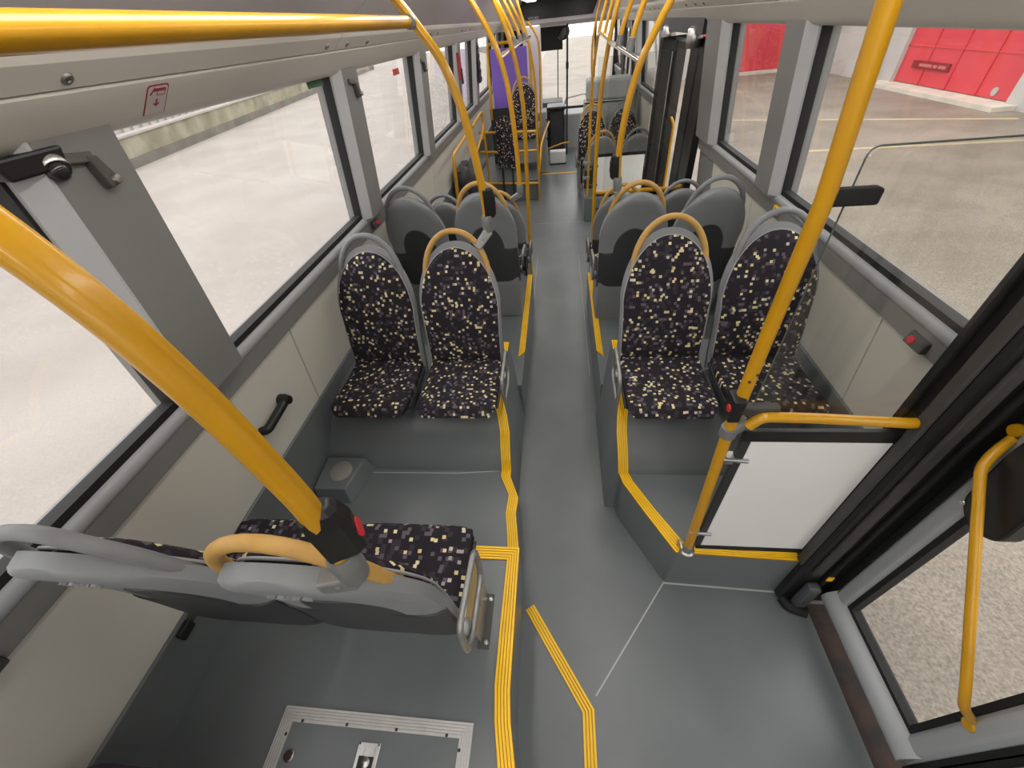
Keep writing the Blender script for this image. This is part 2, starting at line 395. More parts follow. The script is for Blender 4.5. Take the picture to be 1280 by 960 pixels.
# left platforms (rear deck z .50, footwell z .32, wheel box, next footwell)
def platform(name, path, xw, z0, z, parent, m=FLOOR, slant=0.0, bevel=0.006):
    """path: aisle edge (x,y); xw: x at the wall"""
    top = [(p[0], p[1], z) for p in path]; bot = [(p[0] + slant, p[1], z0) for p in path]
    w0 = (xw, path[0][1]); w1 = (xw, path[-1][1]); n = len(path)
    vt = top + [(*w1, z), (*w0, z)]; vb = bot + [(*w1, z0), (*w0, z0)]
    k = n + 2
    f = [tuple(range(k)), tuple(range(k, 2 * k))[::-1]] + [(i, (i + 1) % k, k + (i + 1) % k, k + i) for i in range(k)]
    return obj(name, MB().add(vt + vb, f), m, parent, bevel=bevel)
ZD, ZF = 0.455, 0.32
DK = lambda L: [tuple(Vector((a[0] * 1.028, a[1] * 1.028, ZD)) for a in e) for e in L]
p_deck = platform('rear_deck', [(q[0] * 1.028, q[1] * 1.028 if q[1] > -1 else q[1]) for q in [(-0.13, Y0), (-0.13, -0.2), (-0.134, 0.1), (-0.155, 0.2), (-0.165, 0.28), (-0.166, 0.43), (-0.168, 0.755)]], -1.30, 0, ZD, floor, slant=-0.012)
nosing(p_deck, DK([((-0.13, -1.0, ZD), (-0.185, -1.0, ZD)), ((-0.13, -0.2, ZD), (-0.183, -0.2, ZD)), ((-0.134, 0.1, ZD), (-0.187, 0.1, ZD)), ((-0.156, 0.2, ZD), (-0.208, 0.2, ZD)), ((-0.165, 0.28, ZD), (-0.218, 0.29, ZD)), ((-0.166, 0.43, ZD), (-0.219, 0.46, ZD)), ((-0.168, 0.757, ZD), (-0.216, 0.703, ZD))]))
nosing(p_deck, DK([((-0.168, 0.757, ZD), (-0.216, 0.703, ZD)), ((-0.60, 0.757, ZD), (-0.60, 0.703, ZD))]))
p_foot = platform('footwell_floor', [(-0.185, 0.775), (-0.2, 0.9), (-0.218, 1.02), (-0.211, 1.10), (-0.262, 1.22), (-0.262, 1.30)], -1.30, 0, ZF, floor)
nosing(p_foot, [((-0.182, 0.78, ZF), (-0.237, 0.78, ZF)), ((-0.200, 0.90, ZF), (-0.25, 0.90, ZF)), ((-0.217, 1.01, ZF), (-0.268, 1.01, ZF)), ((-0.211, 1.10, ZF), (-0.262, 1.115, ZF)), ((-0.262, 1.225, ZF), (-0.314, 1.225, ZF)), ((-0.262, 1.262, ZF), (-0.314, 1.262, ZF))])
PROF = [(1.26, .32), (1.275, .36), (1.31, .42), (1.36, .49), (1.42, .55), (1.5, .60), (1.6, .64), (1.75, .655), (1.96, .66)]
def wheelbox(side, edge, parent):
    """curved-front box under the back-to-back seats; edge(y) = x of the aisle edge"""
    mb = MB(); rings = []
    for y, z in PROF:
        xe = edge(y)
        rings.append([(side * 1.30, y, 0.0), (side * 0.250, y, 0.0), (side * xe, y, z), (side * 1.30, y, z)])
    mb.loft(rings)
    return obj('wheel_box', mb, FLOOR, parent, smooth=True)
def edgeL(y):
    ys = [1.26, 1.40, 1.52, 1.6, 1.96]; xs = [.262, .266, .306, .312, .306]
    for i in range(4):
        if y <= ys[i + 1]: return xs[i] + (xs[i + 1] - xs[i]) * (y - ys[i]) / (ys[i + 1] - ys[i])
    return xs[-1]
def edgeR(y):
    ys = [1.26, 1.40, 1.52, 1.6, 1.96]; xs = [.30, .286, .306, .312, .306]
    for i in range(4):
        if y <= ys[i + 1]: return xs[i] + (xs[i + 1] - xs[i]) * (y - ys[i]) / (ys[i + 1] - ys[i])
    return xs[-1]
wbl = wheelbox(-1, edgeL, floor)
def pz(y):
    for i in range(len(PROF) - 1):
        if y <= PROF[i + 1][0]:
            a, b = PROF[i], PROF[i + 1]; return a[1] + (b[1] - a[1]) * (y - a[0]) / (b[0] - a[0])
    return PROF[-1][1]
def wb_nosing(side, edge, box):
    ys = [1.262, 1.29, 1.33, 1.38, 1.44, 1.52, 1.62, 1.8, 1.955]
    nosing(box, [((side * (edge(y) - .002), y, pz(y) + .001), (side * (edge(y) + .05), y, pz(y) + .001)) for y in ys])
    nosing(box, [((side * (edge(1.96) - .002), 1.958, .661), (side * (edge(1.96) + .05), 1.90, .661)), ((side * .52, 1.958, .661), (side * .52, 1.90, .661))])
wb_nosing(-1, edgeL, wbl)
strip([(-1.26, 1.233, ZF + .001), (-0.549, 1.242, ZF + .001), (-0.322, 1.262, ZF + .001)], 0.005, 0.001, 0, SEAM, p_foot, 'weld_seam')
p_f2 = platform('footwell_floor', [(-0.25, 1.95), (-0.25, 3.5)], -1.30, 0, ZF, floor)
nosing(p_f2, [((-0.25, 2.30, ZF), (-0.295, 2.24, ZF)), ((-0.25, 3.49, ZF), (-0.295, 3.49, ZF))])
# right platforms
p_r = platform('footwell_floor', [(1.02, 0.836), (0.507, 0.853), (0.318, 1.20), (0.300, 1.30)], 1.30, 0, ZF, floor, slant=-0.004)
nosing(p_r, [((0.480 + .02, 0.850, ZF), (0.545, 0.895, ZF)), ((0.40, 1.035, ZF), (0.447, 1.062, ZF)), ((0.316, 1.200, ZF), (0.367, 1.215, ZF)), ((0.302, 1.262, ZF), (0.352, 1.262, ZF))])
nosing(p_r, [((1.01, 0.835, ZF), (1.01, 0.878, ZF)), ((0.500, 0.850, ZF), (0.545, 0.895, ZF))])
wbr = wheelbox(1, edgeR, floor); wb_nosing(1, edgeR, wbr)
p_r2 = platform('footwell_floor', [(0.265, 1.95), (0.265, 3.5)], 1.30, 0, ZF, floor)
nosing(p_r2, [((0.262, 2.30, ZF), (0.305, 2.24, ZF)), ((0.262, 3.49, ZF), (0.305, 3.49, ZF))])
# yellow line on the aisle floor by the door
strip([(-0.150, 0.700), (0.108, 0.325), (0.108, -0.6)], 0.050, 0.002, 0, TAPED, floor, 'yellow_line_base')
for k in range(4):
    o_ = -0.019 + k * 0.0127
    strip([(-0.150 + o_ * .8, 0.700 + o_ * .55), (0.108 + o_ * 1.0, 0.325 + o_ * 0.3), (0.108 + o_, -0.6)], 0.0095, 0.006, 0, TAPE, floor, 'yellow_line')
strip([(-0.30, 8.05), (0.40, 8.05)], 0.06, 0.004, 0, TAPE, floor, 'yellow_line')

# side walls -------------------------------------------------------------
def wall_side(side, pillars, panel_cuts, door_gaps):
    nm = 'left' if side < 0 else 'right'
    X = lambda z, d=0: side * (wx(z) - d)
    ranges = []; y = Y0
    for a, b in door_gaps: ranges.append((y, a)); y = b
    ranges.append((y, Y1))
    mb = MB()
    for a, b in ranges:
        mb.prism([(X(0.0), -0.1), (X(ZB), ZB), (X(ZB) + side * 0.07, ZB), (X(0) + side * 0.07, -0.1)], 'y', a, b)
    for a, b in pillars:
        mb.prism([(X(ZB), ZB), (X(2.5), 2.5), (X(2.5) + side * .07, 2.5), (X(ZB) + side * .07, ZB)], 'y', a, b)
    mb.prism([(X(ZT), ZT), (X(2.5), 2.5), (X(2.5) + side * .07, 2.5), (X(ZT) + side * .07, ZT)], 'y', Y0, Y1)
    wl = obj('wall_' + nm, mb, WALLG); struct(wl, nm + ' side wall of the bus with beige panels and grey pillars', 'wall')
    for (ya, yb) in ranges:
        # grey rail under the glass with a rounded, lighter lip
        obj('sill_rail', MB().prism([(X(1.17), 1.17), (X(1.17, .022), 1.175), (X(1.25, .022), 1.25), (X(1.25), 1.25)], 'y', ya, yb), WALLG, wl, bevel=0.004)
        arc = [(X(1.245), 1.245)] + [(X(1.245, 0.006 + 0.028 * math.sin(math.radians(t))), 1.272 - 0.028 * math.cos(math.radians(t))) for t in range(0, 181, 30)] + [(X(1.30), 1.298)]
        obj('sill_lip', MB().prism(arc, 'y', ya, yb), ALU, wl, smooth=True)
        obj('kick_cove', MB().prism([(X(0.3), 0.3), (X(0.3, 0.012), 0.3), (X(0.725, 0.010), 0.725), (X(0.735), 0.735)], 'y', ya, yb), FLOOR, wl, bevel=0.003)
    for a, b in panel_cuts:
        obj('panel', MB().prism([(X(0.738), 0.738), (X(0.738, .008), 0.738), (X(1.172, .008), 1.172), (X(1.172), 1.172)], 'y', a + .003, b - .003), PANEL, wl, bevel=0.003)
    for a, b in pillars:
        if b - a < 0.21: continue
        d = 0.055; ch = 0.09 if b - a > .3 else .05
        pts = []
        def sec(z): return [(X(z), a, z), (X(z, d * .35), a + ch * .12, z), (X(z, d), a + ch, z), (X(z, d), b - .012, z), (X(z), b, z)]
        pm = MB(); rings = [sec(1.275), sec(2.04)]
        pm.loft(rings)
        obj('window_pillar', pm, WALLG, wl)
        cm = MB(); 
        z0, z1 = 1.285, 2.03
        q = lambda z: [(X(z, .002), a - .002, z), (X(z, d * .4), a + ch * .10 - .003, z), (X(z, d + .002), a + ch - .004, z), (X(z, d + .002), a + ch + .004, z), (X(z, .004), a + .004, z)]
        cm.loft([q(z0), q(z1)])
        obj('pillar_reveal', cm, REVEAL, wl)
    # windows
    return wl
def windows(side, spans, n0):
    n = n0
    for a, b in spans:
        z0, z1 = ZB - .005, ZT + .02
        X = lambda z, d=0: side * (wx(z) - d)
        mb = MB().hexa([(X(z0) + side * .012, a, z0), (X(z0) + side * .018, a, z0), (X(z0) + side * .018, b, z0), (X(z0) + side * .012, b, z0),
                        (X(z1) + side * .012, a, z1), (X(z1) + side * .018, a, z1), (X(z1) + side * .018, b, z1), (X(z1) + side * .012, b, z1)])
        wn = obj('window_%d' % n, mb, GLASS)
        wn['kind'] = 'structure'
        yield n, wn, a, b
        fr = MB(); s_ = 0.026
        def bar(ya, yb, za, zb):
            fr.hexa([(X(za, .012), ya, za), (X(za) + side * .03, ya, za), (X(za) + side * .03, yb, za), (X(za, .012), yb, za),
                     (X(zb, .012), ya, zb), (X(zb) + side * .03, ya, zb), (X(zb) + side * .03, yb, zb), (X(zb, .012), yb, zb)])
        bar(a - .01, b + .01, z0, z0 + s_); bar(a - .01, b + .01, z1 - s_, z1); bar(b - .010, b + .008, z0, z1); bar(a - .008, a + .010, z0, z1)
        obj('rubber_seal', fr, RUBBER, wn)
        n += 1
wl = wall_side(-1, LEFTP, [(Y0, -0.9), (-0.9, 1.40), (1.40, 2.75), (2.75, 4.2), (4.2, 6.0), (6.0, 8.0), (8.0, 10.9)], [])
wr = wall_side(1, RIGHTP, [(Y0, -0.62), (0.94, 1.385), (1.385, 2.75), (2.75, 3.6), (5.85, 8.3)], [(-0.62, 0.80), (4.02, 5.62), (8.5, 9.7)])
gaps = lambda P: [(P[i][1], P[i + 1][0]) for i in range(len(P) - 1)]
names = {1: 'rearmost left window behind the camera seat', 2: 'left window beside the near double seat', 3: 'large left window beside the backward facing seats',
         4: 'left window ahead of the first wide pillar pair', 5: 'left window above the yellow wheelchair rail', 6: 'left window by the purple panel end of the rail', 7: 'left window beside the driver bay', 8: 'foremost left window'}
k = 0
for n, wn, a, b in windows(-1, gaps(LEFTP), 1):
    wn['label'] = names.get(n, 'left window'); wn['category'] = 'window'; k = n
rsp = [(-2.1, -0.85), (1.0, 2.39), (2.66, 3.56), (5.85, 7.3), (7.6, 8.3), (9.85, 10.8)]
rn = ['rearmost right window behind the side door', 'large right window beside the backward facing seats', 'narrow right window behind the middle door', 'right window ahead of the middle door', 'narrow right window behind the front door', 'foremost right window']
for n, wn, a, b in windows(1, rsp, k + 1):
    wn['label'] = rn[n - k - 1]; wn['category'] = 'window'; last = n
# ceiling -----------------------------------------------------------------
CP = [(1.14, 2.005), (1.105, 1.985), (1.075, 2.0), (1.0, 2.072)]
ceil = obj('ceiling', MB().prism([(-1.2, 2.44), (-0.6, 2.36), (0.6, 2.36), (1.2, 2.44), (1.2, 2.52), (-1.2, 2.52)], 'y', Y0, Y1), CEIL)
struct(ceil, 'pale panelled bus ceiling with rounded window valances', 'ceiling')
cuts = [Y0, -0.9, 0.55, 2.28, 3.95, 5.6, 7.2, 9.6]
SCREW = mat('dull_screw', (.22, .215, .20), .4, metal=.8)
for sd in (-1, 1):
    for i in range(len(cuts) - 1):
        a, b = cuts[i] + .002, cuts[i + 1] - .002
        # lower rounded fascia
        prof = [(1.16, 2.03), (1.135, 1.995), (1.112, 1.984), (1.09, 1.990), (1.066, 2.010), (1.005, 2.070), (1.03, 2.09), (1.16, 2.09)]
        va = obj('window_valance', MB().prism([(sd * x, z) for x, z in prof], 'y', a - .002, b + .002), CEIL, ceil, smooth=True)
        # upper service cover strip
        prof2 = [(1.005, 2.077), (0.955, 2.118), (0.945, 2.14), (0.97, 2.16), (1.05, 2.10)]
        cv = obj('cover_strip', MB().prism([(sd * x, z) for x, z in prof2], 'y', a, b), CEIL, ceil, bevel=0.003)
        for ys in (a + .11, b - .11, a + .38):
            c_ = Vector((sd * 0.985, ys, 2.094)); nrm_ = Vector((-sd * 0.63, 0, -0.77))
            obj('screw', MB().lathe([(0.0, 0.002), (0.005, 0.002), (0.006, 0.005), (0.011, 0.005), (0.014, 0.001), (0.014, -.004)], c_, nrm_, 16), SCREW, cv, smooth=True)
        # slanting air duct panel
        prof3 = [(0.948, 2.142), (0.62, 2.33), (0.60, 2.37), (1.0, 2.30)]
        obj('duct_panel', MB().prism([(sd * x, z) for x, z in prof3], 'y', a, b), LILAC, ceil, bevel=0.003)
# rear and front ends
rear = obj('wall_rear', MB().box(-1.27, 1.27, Y0 - .08, Y0, -0.1, 1.2).box(-1.27, 1.27, Y0 - .08, Y0, 2.1, 2.5).box(-1.27, -1.0, Y0 - .08, Y0, 1.2, 2.1).box(1.0, 1.27, Y0 - .08, Y0, 1.2, 2.1), WALLG)
struct(rear, 'grey rear wall of the bus behind the viewpoint', 'wall')
o = obj('window_%d' % (last + 1), MB().box(-1.0, 1.0, Y0 - .04, Y0 - .034, 1.2, 2.1), GLASS); struct(o, 'rear window of the bus', 'window')
fr = obj('wall_front', MB().box(-1.27, 1.27, 10.9, 10.98, -0.4, 0.62).box(-1.27, 1.27, 10.9, 10.98, 2.02, 2.5).box(-1.27, -1.15, 10.9, 10.98, 0.62, 2.02).box(1.15, 1.27, 10.9, 10.98, 0.62, 2.02), DARK)
struct(fr, 'dark front end of the bus around the windscreen', 'wall')
o = obj('window_%d' % (last + 2), MB().box(-1.15, 1.15, 10.93, 10.936, 0.62, 2.02), GLASS); struct(o, 'wide bright windscreen at the far front of the bus', 'window')
obj('centre_post', MB().box(-0.01, 0.01, 10.925, 10.95, 0.62, 2.02), DARK, o)
#NEXT#
# ================================================================== SEATS
def lerp_tab(tab, t):
    for i in range(len(tab) - 1):
        if t <= tab[i + 1][0]:
            a, b = tab[i], tab[i + 1]; k = (t - a[0]) / max(1e-9, b[0] - a[0])
            return [p + (q - p) * k for p, q in zip(a[1:], b[1:])]
    return list(tab[-1][1:])
def pad(T, W, prof, front, back, nu=16):
    """closed upholstered panel: T rows, W(t) half width, prof(t)->(y,z), front/back(s,t) offsets along the normal"""
    mb = MB(); nv = len(T); fr_, bk_ = [], []; uvs = []
    arc = 0; pp = None
    for j, t in enumerate(T):
        y, z = prof(t); e = 1e-3
        ya, za = prof(max(0, t - e)); yb, zb = prof(min(1, t + e)); ty, tz = yb - ya, zb - za
        L = math.hypot(ty, tz); ny, nz = tz / L, -ty / L      # normal to the front (+y for a back, +z for a cushion going backwards)
        if pp: arc += math.hypot(y - pp[0], z - pp[1])
        pp = (y, z)
        for i in range(nu + 1):
            s_ = -1 + 2 * i / nu; s_ = math.sin(s_ * math.pi / 2) * .35 + s_ * .65
            x = s_ * W(t)
            f_, b_ = front(s_, t), back(s_, t)
            fr_.append((x, y + ny * f_, z + nz * f_)); bk_.append((x, y + ny * b_, z + nz * b_)); uvs.append((x + 0.5, arc))
    n = nu + 1; mb.v = fr_ + bk_; o = len(fr_)
    for j in range(nv - 1):
        for i in range(nu):
            q = (j * n + i, j * n + i + 1, (j + 1) * n + i + 1, (j + 1) * n + i)
            mb.f.append(q); mb.f.append(tuple(o + k_ for k_ in q[::-1]))
    for j in range(nv - 1):
        for i in (0, nu):
            mb.f.append((j * n + i, (j + 1) * n + i, o + (j + 1) * n + i, o + j * n + i))
    for i in range(nu):
        for j in (0, nv - 1):
            mb.f.append((j * n + i, j * n + i + 1, o + j * n + i + 1, o + j * n + i))
    me = mb.mesh('pad'); fix(me)
    lay = me.uv_layers.new(name='UVMap'); uv2 = uvs + uvs
    for lp in me.loops: lay.data[lp.index].uv = uv2[lp.vertex_index]
    return me
def arch(W0, W1, ts, p=2.2):
    """half width: W0 at the bottom -> W1 at ts, then an elliptical arch"""
    def f(t):
        if t <= ts: return W0 + (W1 - W0) * (t / ts)
        k = (t - ts) / (1 - ts)
        return W1 * max(0.0, 1 - k ** p) ** .52 + 0.004
    return f
TT = [0, .06, .14, .24, .34, .44, .52, .58, .64, .69, .74, .78, .82, .855, .885, .91, .932, .952, .968, .981, .990, .996, 1.0]
SLOPE = [0.20, -.338]      # recline of the back per metre of height, y of its foot
def back_prof(z0, z1, dy=0.0):
    sl, jn = SLOPE
    def f(t):
        z = z0 + (z1 - z0) * t
        return (jn - sl * (z - 0.42) + 0.022 * math.sin(max(0, min(1, (z - .42) / .6)) * math.pi) + dy, z)
    return f
def edge_fall(p):
    return lambda s_, t: p * (1 - abs(s_) ** 8) * (1 - max(0, (t - .9) / .1) ** 3) * (1 - max(0, (.06 - t) / .06) ** 2)
def seat_meshes():
    M_ = {}
    e = edge_fall(0.020)
    M_['back_pad'] = pad(TT, arch(.193, .197, .46, 2.2), back_prof(.405, 0.985), lambda s_, t: 0.012 + e(s_, t) - 0.010 * (1 - s_ * s_) * (1 - t), lambda s_, t: -0.012)
    M_['piping'] = None
    e2 = edge_fall(0.018)
    M_['shell'] = pad(TT, arch(.208, .210, .52, 2.2), back_prof(.34, 1.012, -.012), lambda s_, t: 0.006, lambda s_, t: -0.022 - e2(s_, t))
    # charcoal lower back cover: full width below, round hump in the middle
    def wl_(t): return .2095 if t < .60 else (.2095 - (t - .60) / .012 * .07 if t < .612 else .138 * max(0, 1 - ((t - .612) / .388) ** 2) ** .5 + .003)
    T2 = [0, .15, .3, .45, .55, .60, .612, .66, .72, .78, .84, .89, .93, .965, .99, 1.0]
    M_['back_cover'] = pad(T2, wl_, back_prof(.335, .80, -.012), lambda s_, t: -0.015, lambda s_, t: -0.0445 + .016 * abs(s_) ** 8)
    # cushion: runs from the front edge backwards, normal up
    def cprof(t):
        y = (SLOPE[1] - .017) * t
        z = 0.425 - 0.018 * math.sin(t * math.pi * .9) - (0.055 * (1 - t / .14) ** 2 if t < .14 else 0)
        return (y, z)
    def cprof_r(t): return cprof(1 - t)
    TC = [0, .1, .22, .36, .5, .62, .74, .84, .90, .94, .97, 1.0]
    def cw(t):
        k = max(0, (t - .86) / .14); return .196 + .006 * t - .030 * k ** 2.5
    M_['cushion'] = pad([1 - q for q in TC[::-1]], lambda t: cw(1 - t), cprof, lambda s_, t: -.008 * abs(s_) ** 8, lambda s_, t: -0.045)
    def cw2(t):
        k = max(0, (t - .86) / .14); return .206 + .004 * t - .035 * k ** 2.5
    M_['pan'] = pad([1 - q for q in TC[::-1]], lambda t: cw2(1 - t), lambda t: (lambda q: (q[0] - .012, q[1]))(cprof(t)), lambda s_, t: -0.040, lambda s_, t: -0.066 + .012 * abs(s_) ** 6)
    return M_
def ty(z): return back_prof(0, 1)(z)[0]
def handle_path():
    pts = []; hw = .163
    for a in range(-38, 219, 8):
        t = math.radians(a)
        x = hw * math.cos(t); z = 0.845 + (0.220 if a > 0 and a < 180 else .17) * math.sin(t)
        y = ty(z) - 0.014 + .16 * max(0, z - .88)
        if a < 0 or a > 180:
            k_ = (-a if a < 0 else a - 180) / 38; x = math.copysign(hw + .040 * k_, x); y -= 0.006 * k_
        pts.append((x, y, z))
    return pts
def rim_path():
    W = arch(.195, .1995, .46, 2.2); P = back_prof(.405, 0.988); L = []
    for t in TT[:-1]: y, z = P(t); L.append((W(t), y + .004, z))
    y, z = P(1.0)
    return L + [(0, y + .004, z)] + [(-x, y_, z_) for x, y_, z_ in L[::-1]]
def smooth_all(me): me.polygons.foreach_set('use_smooth', [True] * len(me.polygons))
def seat_set(slope, jn):
    SLOPE[:] = [slope, jn]
    S = seat_meshes()
    for k_, m_ in (('back_pad', FABRIC), ('shell', SHELL), ('back_cover', SHELLD), ('cushion', FABRIC), ('pan', SHELLD)):
        S[k_].materials.append(m_); smooth_all(S[k_]); S[k_].set_sharp_from_angle(angle=math.radians(48))
    hp = handle_path()
    S['handle'] = MB().tube(hp, [0.009 + 0.0055 * min(1, min(i, len(hp) - 1 - i) / 3) for i in range(len(hp))], 10).mesh('handle'); fix(S['handle']); smooth_all(S['handle'])
    S['handle_grey'] = S['handle'].copy(); S['handle'].materials.append(HANDLE); S['handle_grey'].materials.append(GREYH)
    S['rim'] = MB().tube(rim_path(), .0038, 6).mesh('piping'); fix(S['rim']); smooth_all(S['rim']); S['rim'].materials.append(PIPING)
    S['slope'] = [slope, jn]
    return S
SETS = {'near': seat_set(0.215, -.285), 'reclined': seat_set(0.30, -.405), 'upright': seat_set(0.25, -.40)}
SM = SETS['upright']
def loop_mesh(sx):
    pts = rounded([(sx, -0.30, .33), (sx, -0.14, .33), (sx, -0.13, .49), (sx, -0.36, .52), (sx, -0.37, .36), (sx, -0.30, .33)], .045)
    return MB().tube(pts[:-1], .0095, 8, closed=True).box(sx - .03 if sx > 0 else sx + .005, sx - .005 if sx > 0 else sx + .03, -.33, -.29, .34, .39)
LOOP = {s_: loop_mesh(s_ * .232).mesh('loop') for s_ in (-1, 1)}
for m_ in LOOP.values(): fix(m_)
LETTER = text_mesh('VOLVO', 0.026, 0.0025)
for me in LOOP.values(): smooth_all(me)
def link(name, me, m, parent):
    o = bpy.data.objects.new(name, me); C.objects.link(o); o.parent = parent
    if m and not me.materials: me.materials.append(m)
    return o
def seat(x, yf, zf, face, aisle, label, group, yellow=True, loop=True, base=None, letters=False, rest=None, kind='upright'):
    SM = SETS[kind]; SLOPE[:] = SM['slope']
    # yf: y of the cushion front edge, zf: floor height, face +1 looks forward / -1 looks at the camera, aisle: world side of the aisle (+1/-1), 0 = none
    t = thing('bus_seat', label, 'seat', group, (x, yf, zf), 0 if face > 0 else math.pi)
    la = aisle * face
    sh = link('seat_shell', SM['shell'], SHELL, t)
    link('back_cover', SM['back_cover'], SHELLD, sh)
    bp_ = link('backrest', SM['back_pad'], FABRIC, t); link('piping', SM['rim'], PIPING, bp_)
    link('cushion', SM['cushion'], FABRIC, t); link('seat_pan', SM['pan'], SHELLD, t)
    h = link('grab_handle', SM['handle' if yellow else 'handle_grey'], None, t)
    h['label'] = 'worn yellow grab handle' if yellow else 'grey grab handle'
    if loop and la: link('side_loop', LOOP[int(la)], LOOPM, t)['label'] = 'bent grey steel side loop'
    if letters:
        # raised lettering near the top of the shell, facing backwards
        lt = link('lettering', LETTER, PIPING, sh); lt['kind'] = 'stuff'
        z = 0.90; y = ty(z) - .012 - .0455
        lt.matrix_local = Matrix.Translation((0, y, z)) @ Matrix.Rotation(math.radians(12), 4, 'X') @ Matrix.Rotation(math.radians(90), 4, 'X')
    if base == 'box':
        obj('pedestal', MB().hexa([(-.20, -.40, 0), (.20, -.40, 0), (.20, -.06, 0), (-.20, -.06, 0), (-.20, -.44, .37), (.20, -.44, .37), (.20, -.08, .37), (-.20, -.08, .37)]), SHELL, t, bevel=.01)
    elif base == 'plate':
        sx = la * .205
        lg = obj('leg_plate', MB().hexa([(sx - .006, -.25, 0), (sx + .006, -.25, 0), (sx + .006, -.10, 0), (sx - .006, -.10, 0), (sx - .006 , -.30, .37), (sx + .006, -.30, .37), (sx + .006, -.08, .37), (sx - .006, -.08, .37)]), STEEL, t, bevel=.002)
        ft = obj('foot_plate', MB().box(sx - .012, sx + .028, -.27, -.085, 0, .007), mat('dull_foot_plate', (.09, .085, .08), .5, metal=.6), t, bevel=.002)
        for y in (-.25, -.105): obj('bolt', MB().lathe([(.009, 0), (.009, .006), (.005, .009), (0, .009)], (sx + .017, y, .007), n=6), STEEL, ft)
        obj('wall_beam', MB().box(-.2, .2, -.22, -.17, .32, .36), SHELLD, t)
    elif base == 'beam':
        obj('wall_beam', MB().box(-.22, .205, -.22, -.17, .32, .36), SHELLD, t)
    elif base == 'low':
        obj('seat_mount', MB().box(-.17, .17, -.36, -.06 - .22, .335, .37).box(-.17, .17, -.10, -.30, .34, .37), SHELLD, t)
    if rest:
        obj('armrest_pad', MB().box(la * .247, la * .262, -.42, -.36, .36, .52).box(la * .225, la * .25, -.41, -.38, .40, .44), BLACK, t, bevel=.006)
    return t
G0 = 'double seat near the camera'
seat(-0.490, 0.672, ZD, 1, 1, 'nearest left aisle seat seen from behind, yellow handle clamped to the thick pole', G0, base='plate', letters=True, kind='near')
seat(-0.932, 0.672, ZD, 1, 0, 'nearest left window seat seen from behind, with a grey handle', G0, yellow=False, base='beam', letters=True, kind='near')
G1 = 'backward facing seats over the wheel boxes'
seat(-0.515, 1.305, ZF, -1, 1, 'left aisle seat facing the camera with a yellow handle', G1, base='low', kind='reclined')
seat(-0.968, 1.305, ZF, -1, 0, 'left window seat facing the camera with a grey handle', G1, yellow=False, base='low', kind='reclined')
seat(0.512, 1.285, ZF + .022, -1, -1, 'right aisle seat facing the camera with a yellow handle', G1, base='low', kind='reclined')
seat(0.970, 1.285, ZF + .022, -1, 0, 'right window seat facing the camera, partly behind the glass partition', G1, yellow=False, base='low', kind='reclined')
G2 = 'forward facing seats behind the wheel boxes'
seat(-0.500, 3.19, ZF, 1, 1, 'left aisle seat back, second row, grey shell with a yellow handle', G2, base='box', rest=True)
seat(-0.985, 3.19, ZF, 1, 0, 'left window seat back, second row, with a grey handle', G2, yellow=False, base='box')
seat(0.480, 3.12, ZF - .035, 1, -1, 'right aisle seat back, second row, yellow handle joined to a pole', G2, base='box')
seat(0.935, 3.12, ZF - .035, 1, 0, 'right window seat back, second row, with a grey handle', G2, yellow=False, base='box')
G3 = 'lower forward facing seats in the third row'
seat(-0.50, 3.95, 0.04, 1, 1, 'lower left aisle seat peeking out beyond the second row', G3, base='box')
seat(-0.955, 3.95, 0.04, 1, 0, 'lower left window seat peeking out beyond the second row', G3, yellow=False, base='box')
seat(0.50, 3.93, 0.04, 1, -1, 'lower right aisle seat peeking out beyond the second row', G3, base='box')
seat(0.955, 3.93, 0.04, 1, 0, 'lower right window seat peeking out beyond the second row', G3, yellow=False, base='box')
G4 = 'seats ahead of the middle door'
seat(0.56, 6.46, -0.06, 1, -1, 'grey seat back just above the far white panel, aisle side', G4, base='box')
seat(1.00, 6.46, -0.06, 1, 0, 'grey seat back just above the far white panel, window side', G4, yellow=False, base='box')
seat(0.50, 6.62, 0.06, -1, -1, 'far right speckled aisle seat facing back beside the grey cabinet', G4, base='box')
seat(0.96, 6.62, 0.06, -1, 0, 'far right speckled window seat facing back against the grey cabinet', G4, yellow=False, base='box')
# a seat cushion corner at the very bottom left of the view
rs_ = thing('bus_seat', 'plum seat cushion corner at the bottom left edge by the wall', 'seat', loc=(-.985, 0.012, ZD))
o = link('cushion', SM['cushion'].copy(), None, rs_); o.data.materials.clear(); o.data.materials.append(PURPLEF)
link('seat_pan', SM['pan'], SHELLD, rs_); link('seat_shell', SM['shell'], SHELL, rs_)
obj('pedestal', MB().box(-.18, .18, -.38, -.12, 0, .37), SHELLD, rs_, bevel=.01)
# far left: raised front deck with seats facing back
dk = platform('front_deck', [(-0.31, 6.66), (-0.31, 8.3)], -1.28, 0, 0.30, floor)
seat(-0.53, 7.05, 0.42, -1, 1, 'far left speckled seat facing back below the purple panel', None, base='box')
fs = thing('folding_seat', 'upright speckled folding seat behind two yellow poles', 'seat', loc=(-0.76, 6.58, 0))
me = pad(TT, arch(.125, .125, .82, 2.6), lambda t: (-.0, .50 + .66 * t), lambda s_, t: .01, lambda s_, t: -.03)
me.materials.append(FABRIC); smooth_all(me); me.set_sharp_from_angle(angle=math.radians(45)); link('seat_pad', me, None, fs)
obj('seat_hinge', MB().box(-.10, .10, .0, .06, .52, .58).box(-.09, -.06, .0, .05, 0, .56).box(.06, .09, .0, .05, 0, .56), DARK, fs)

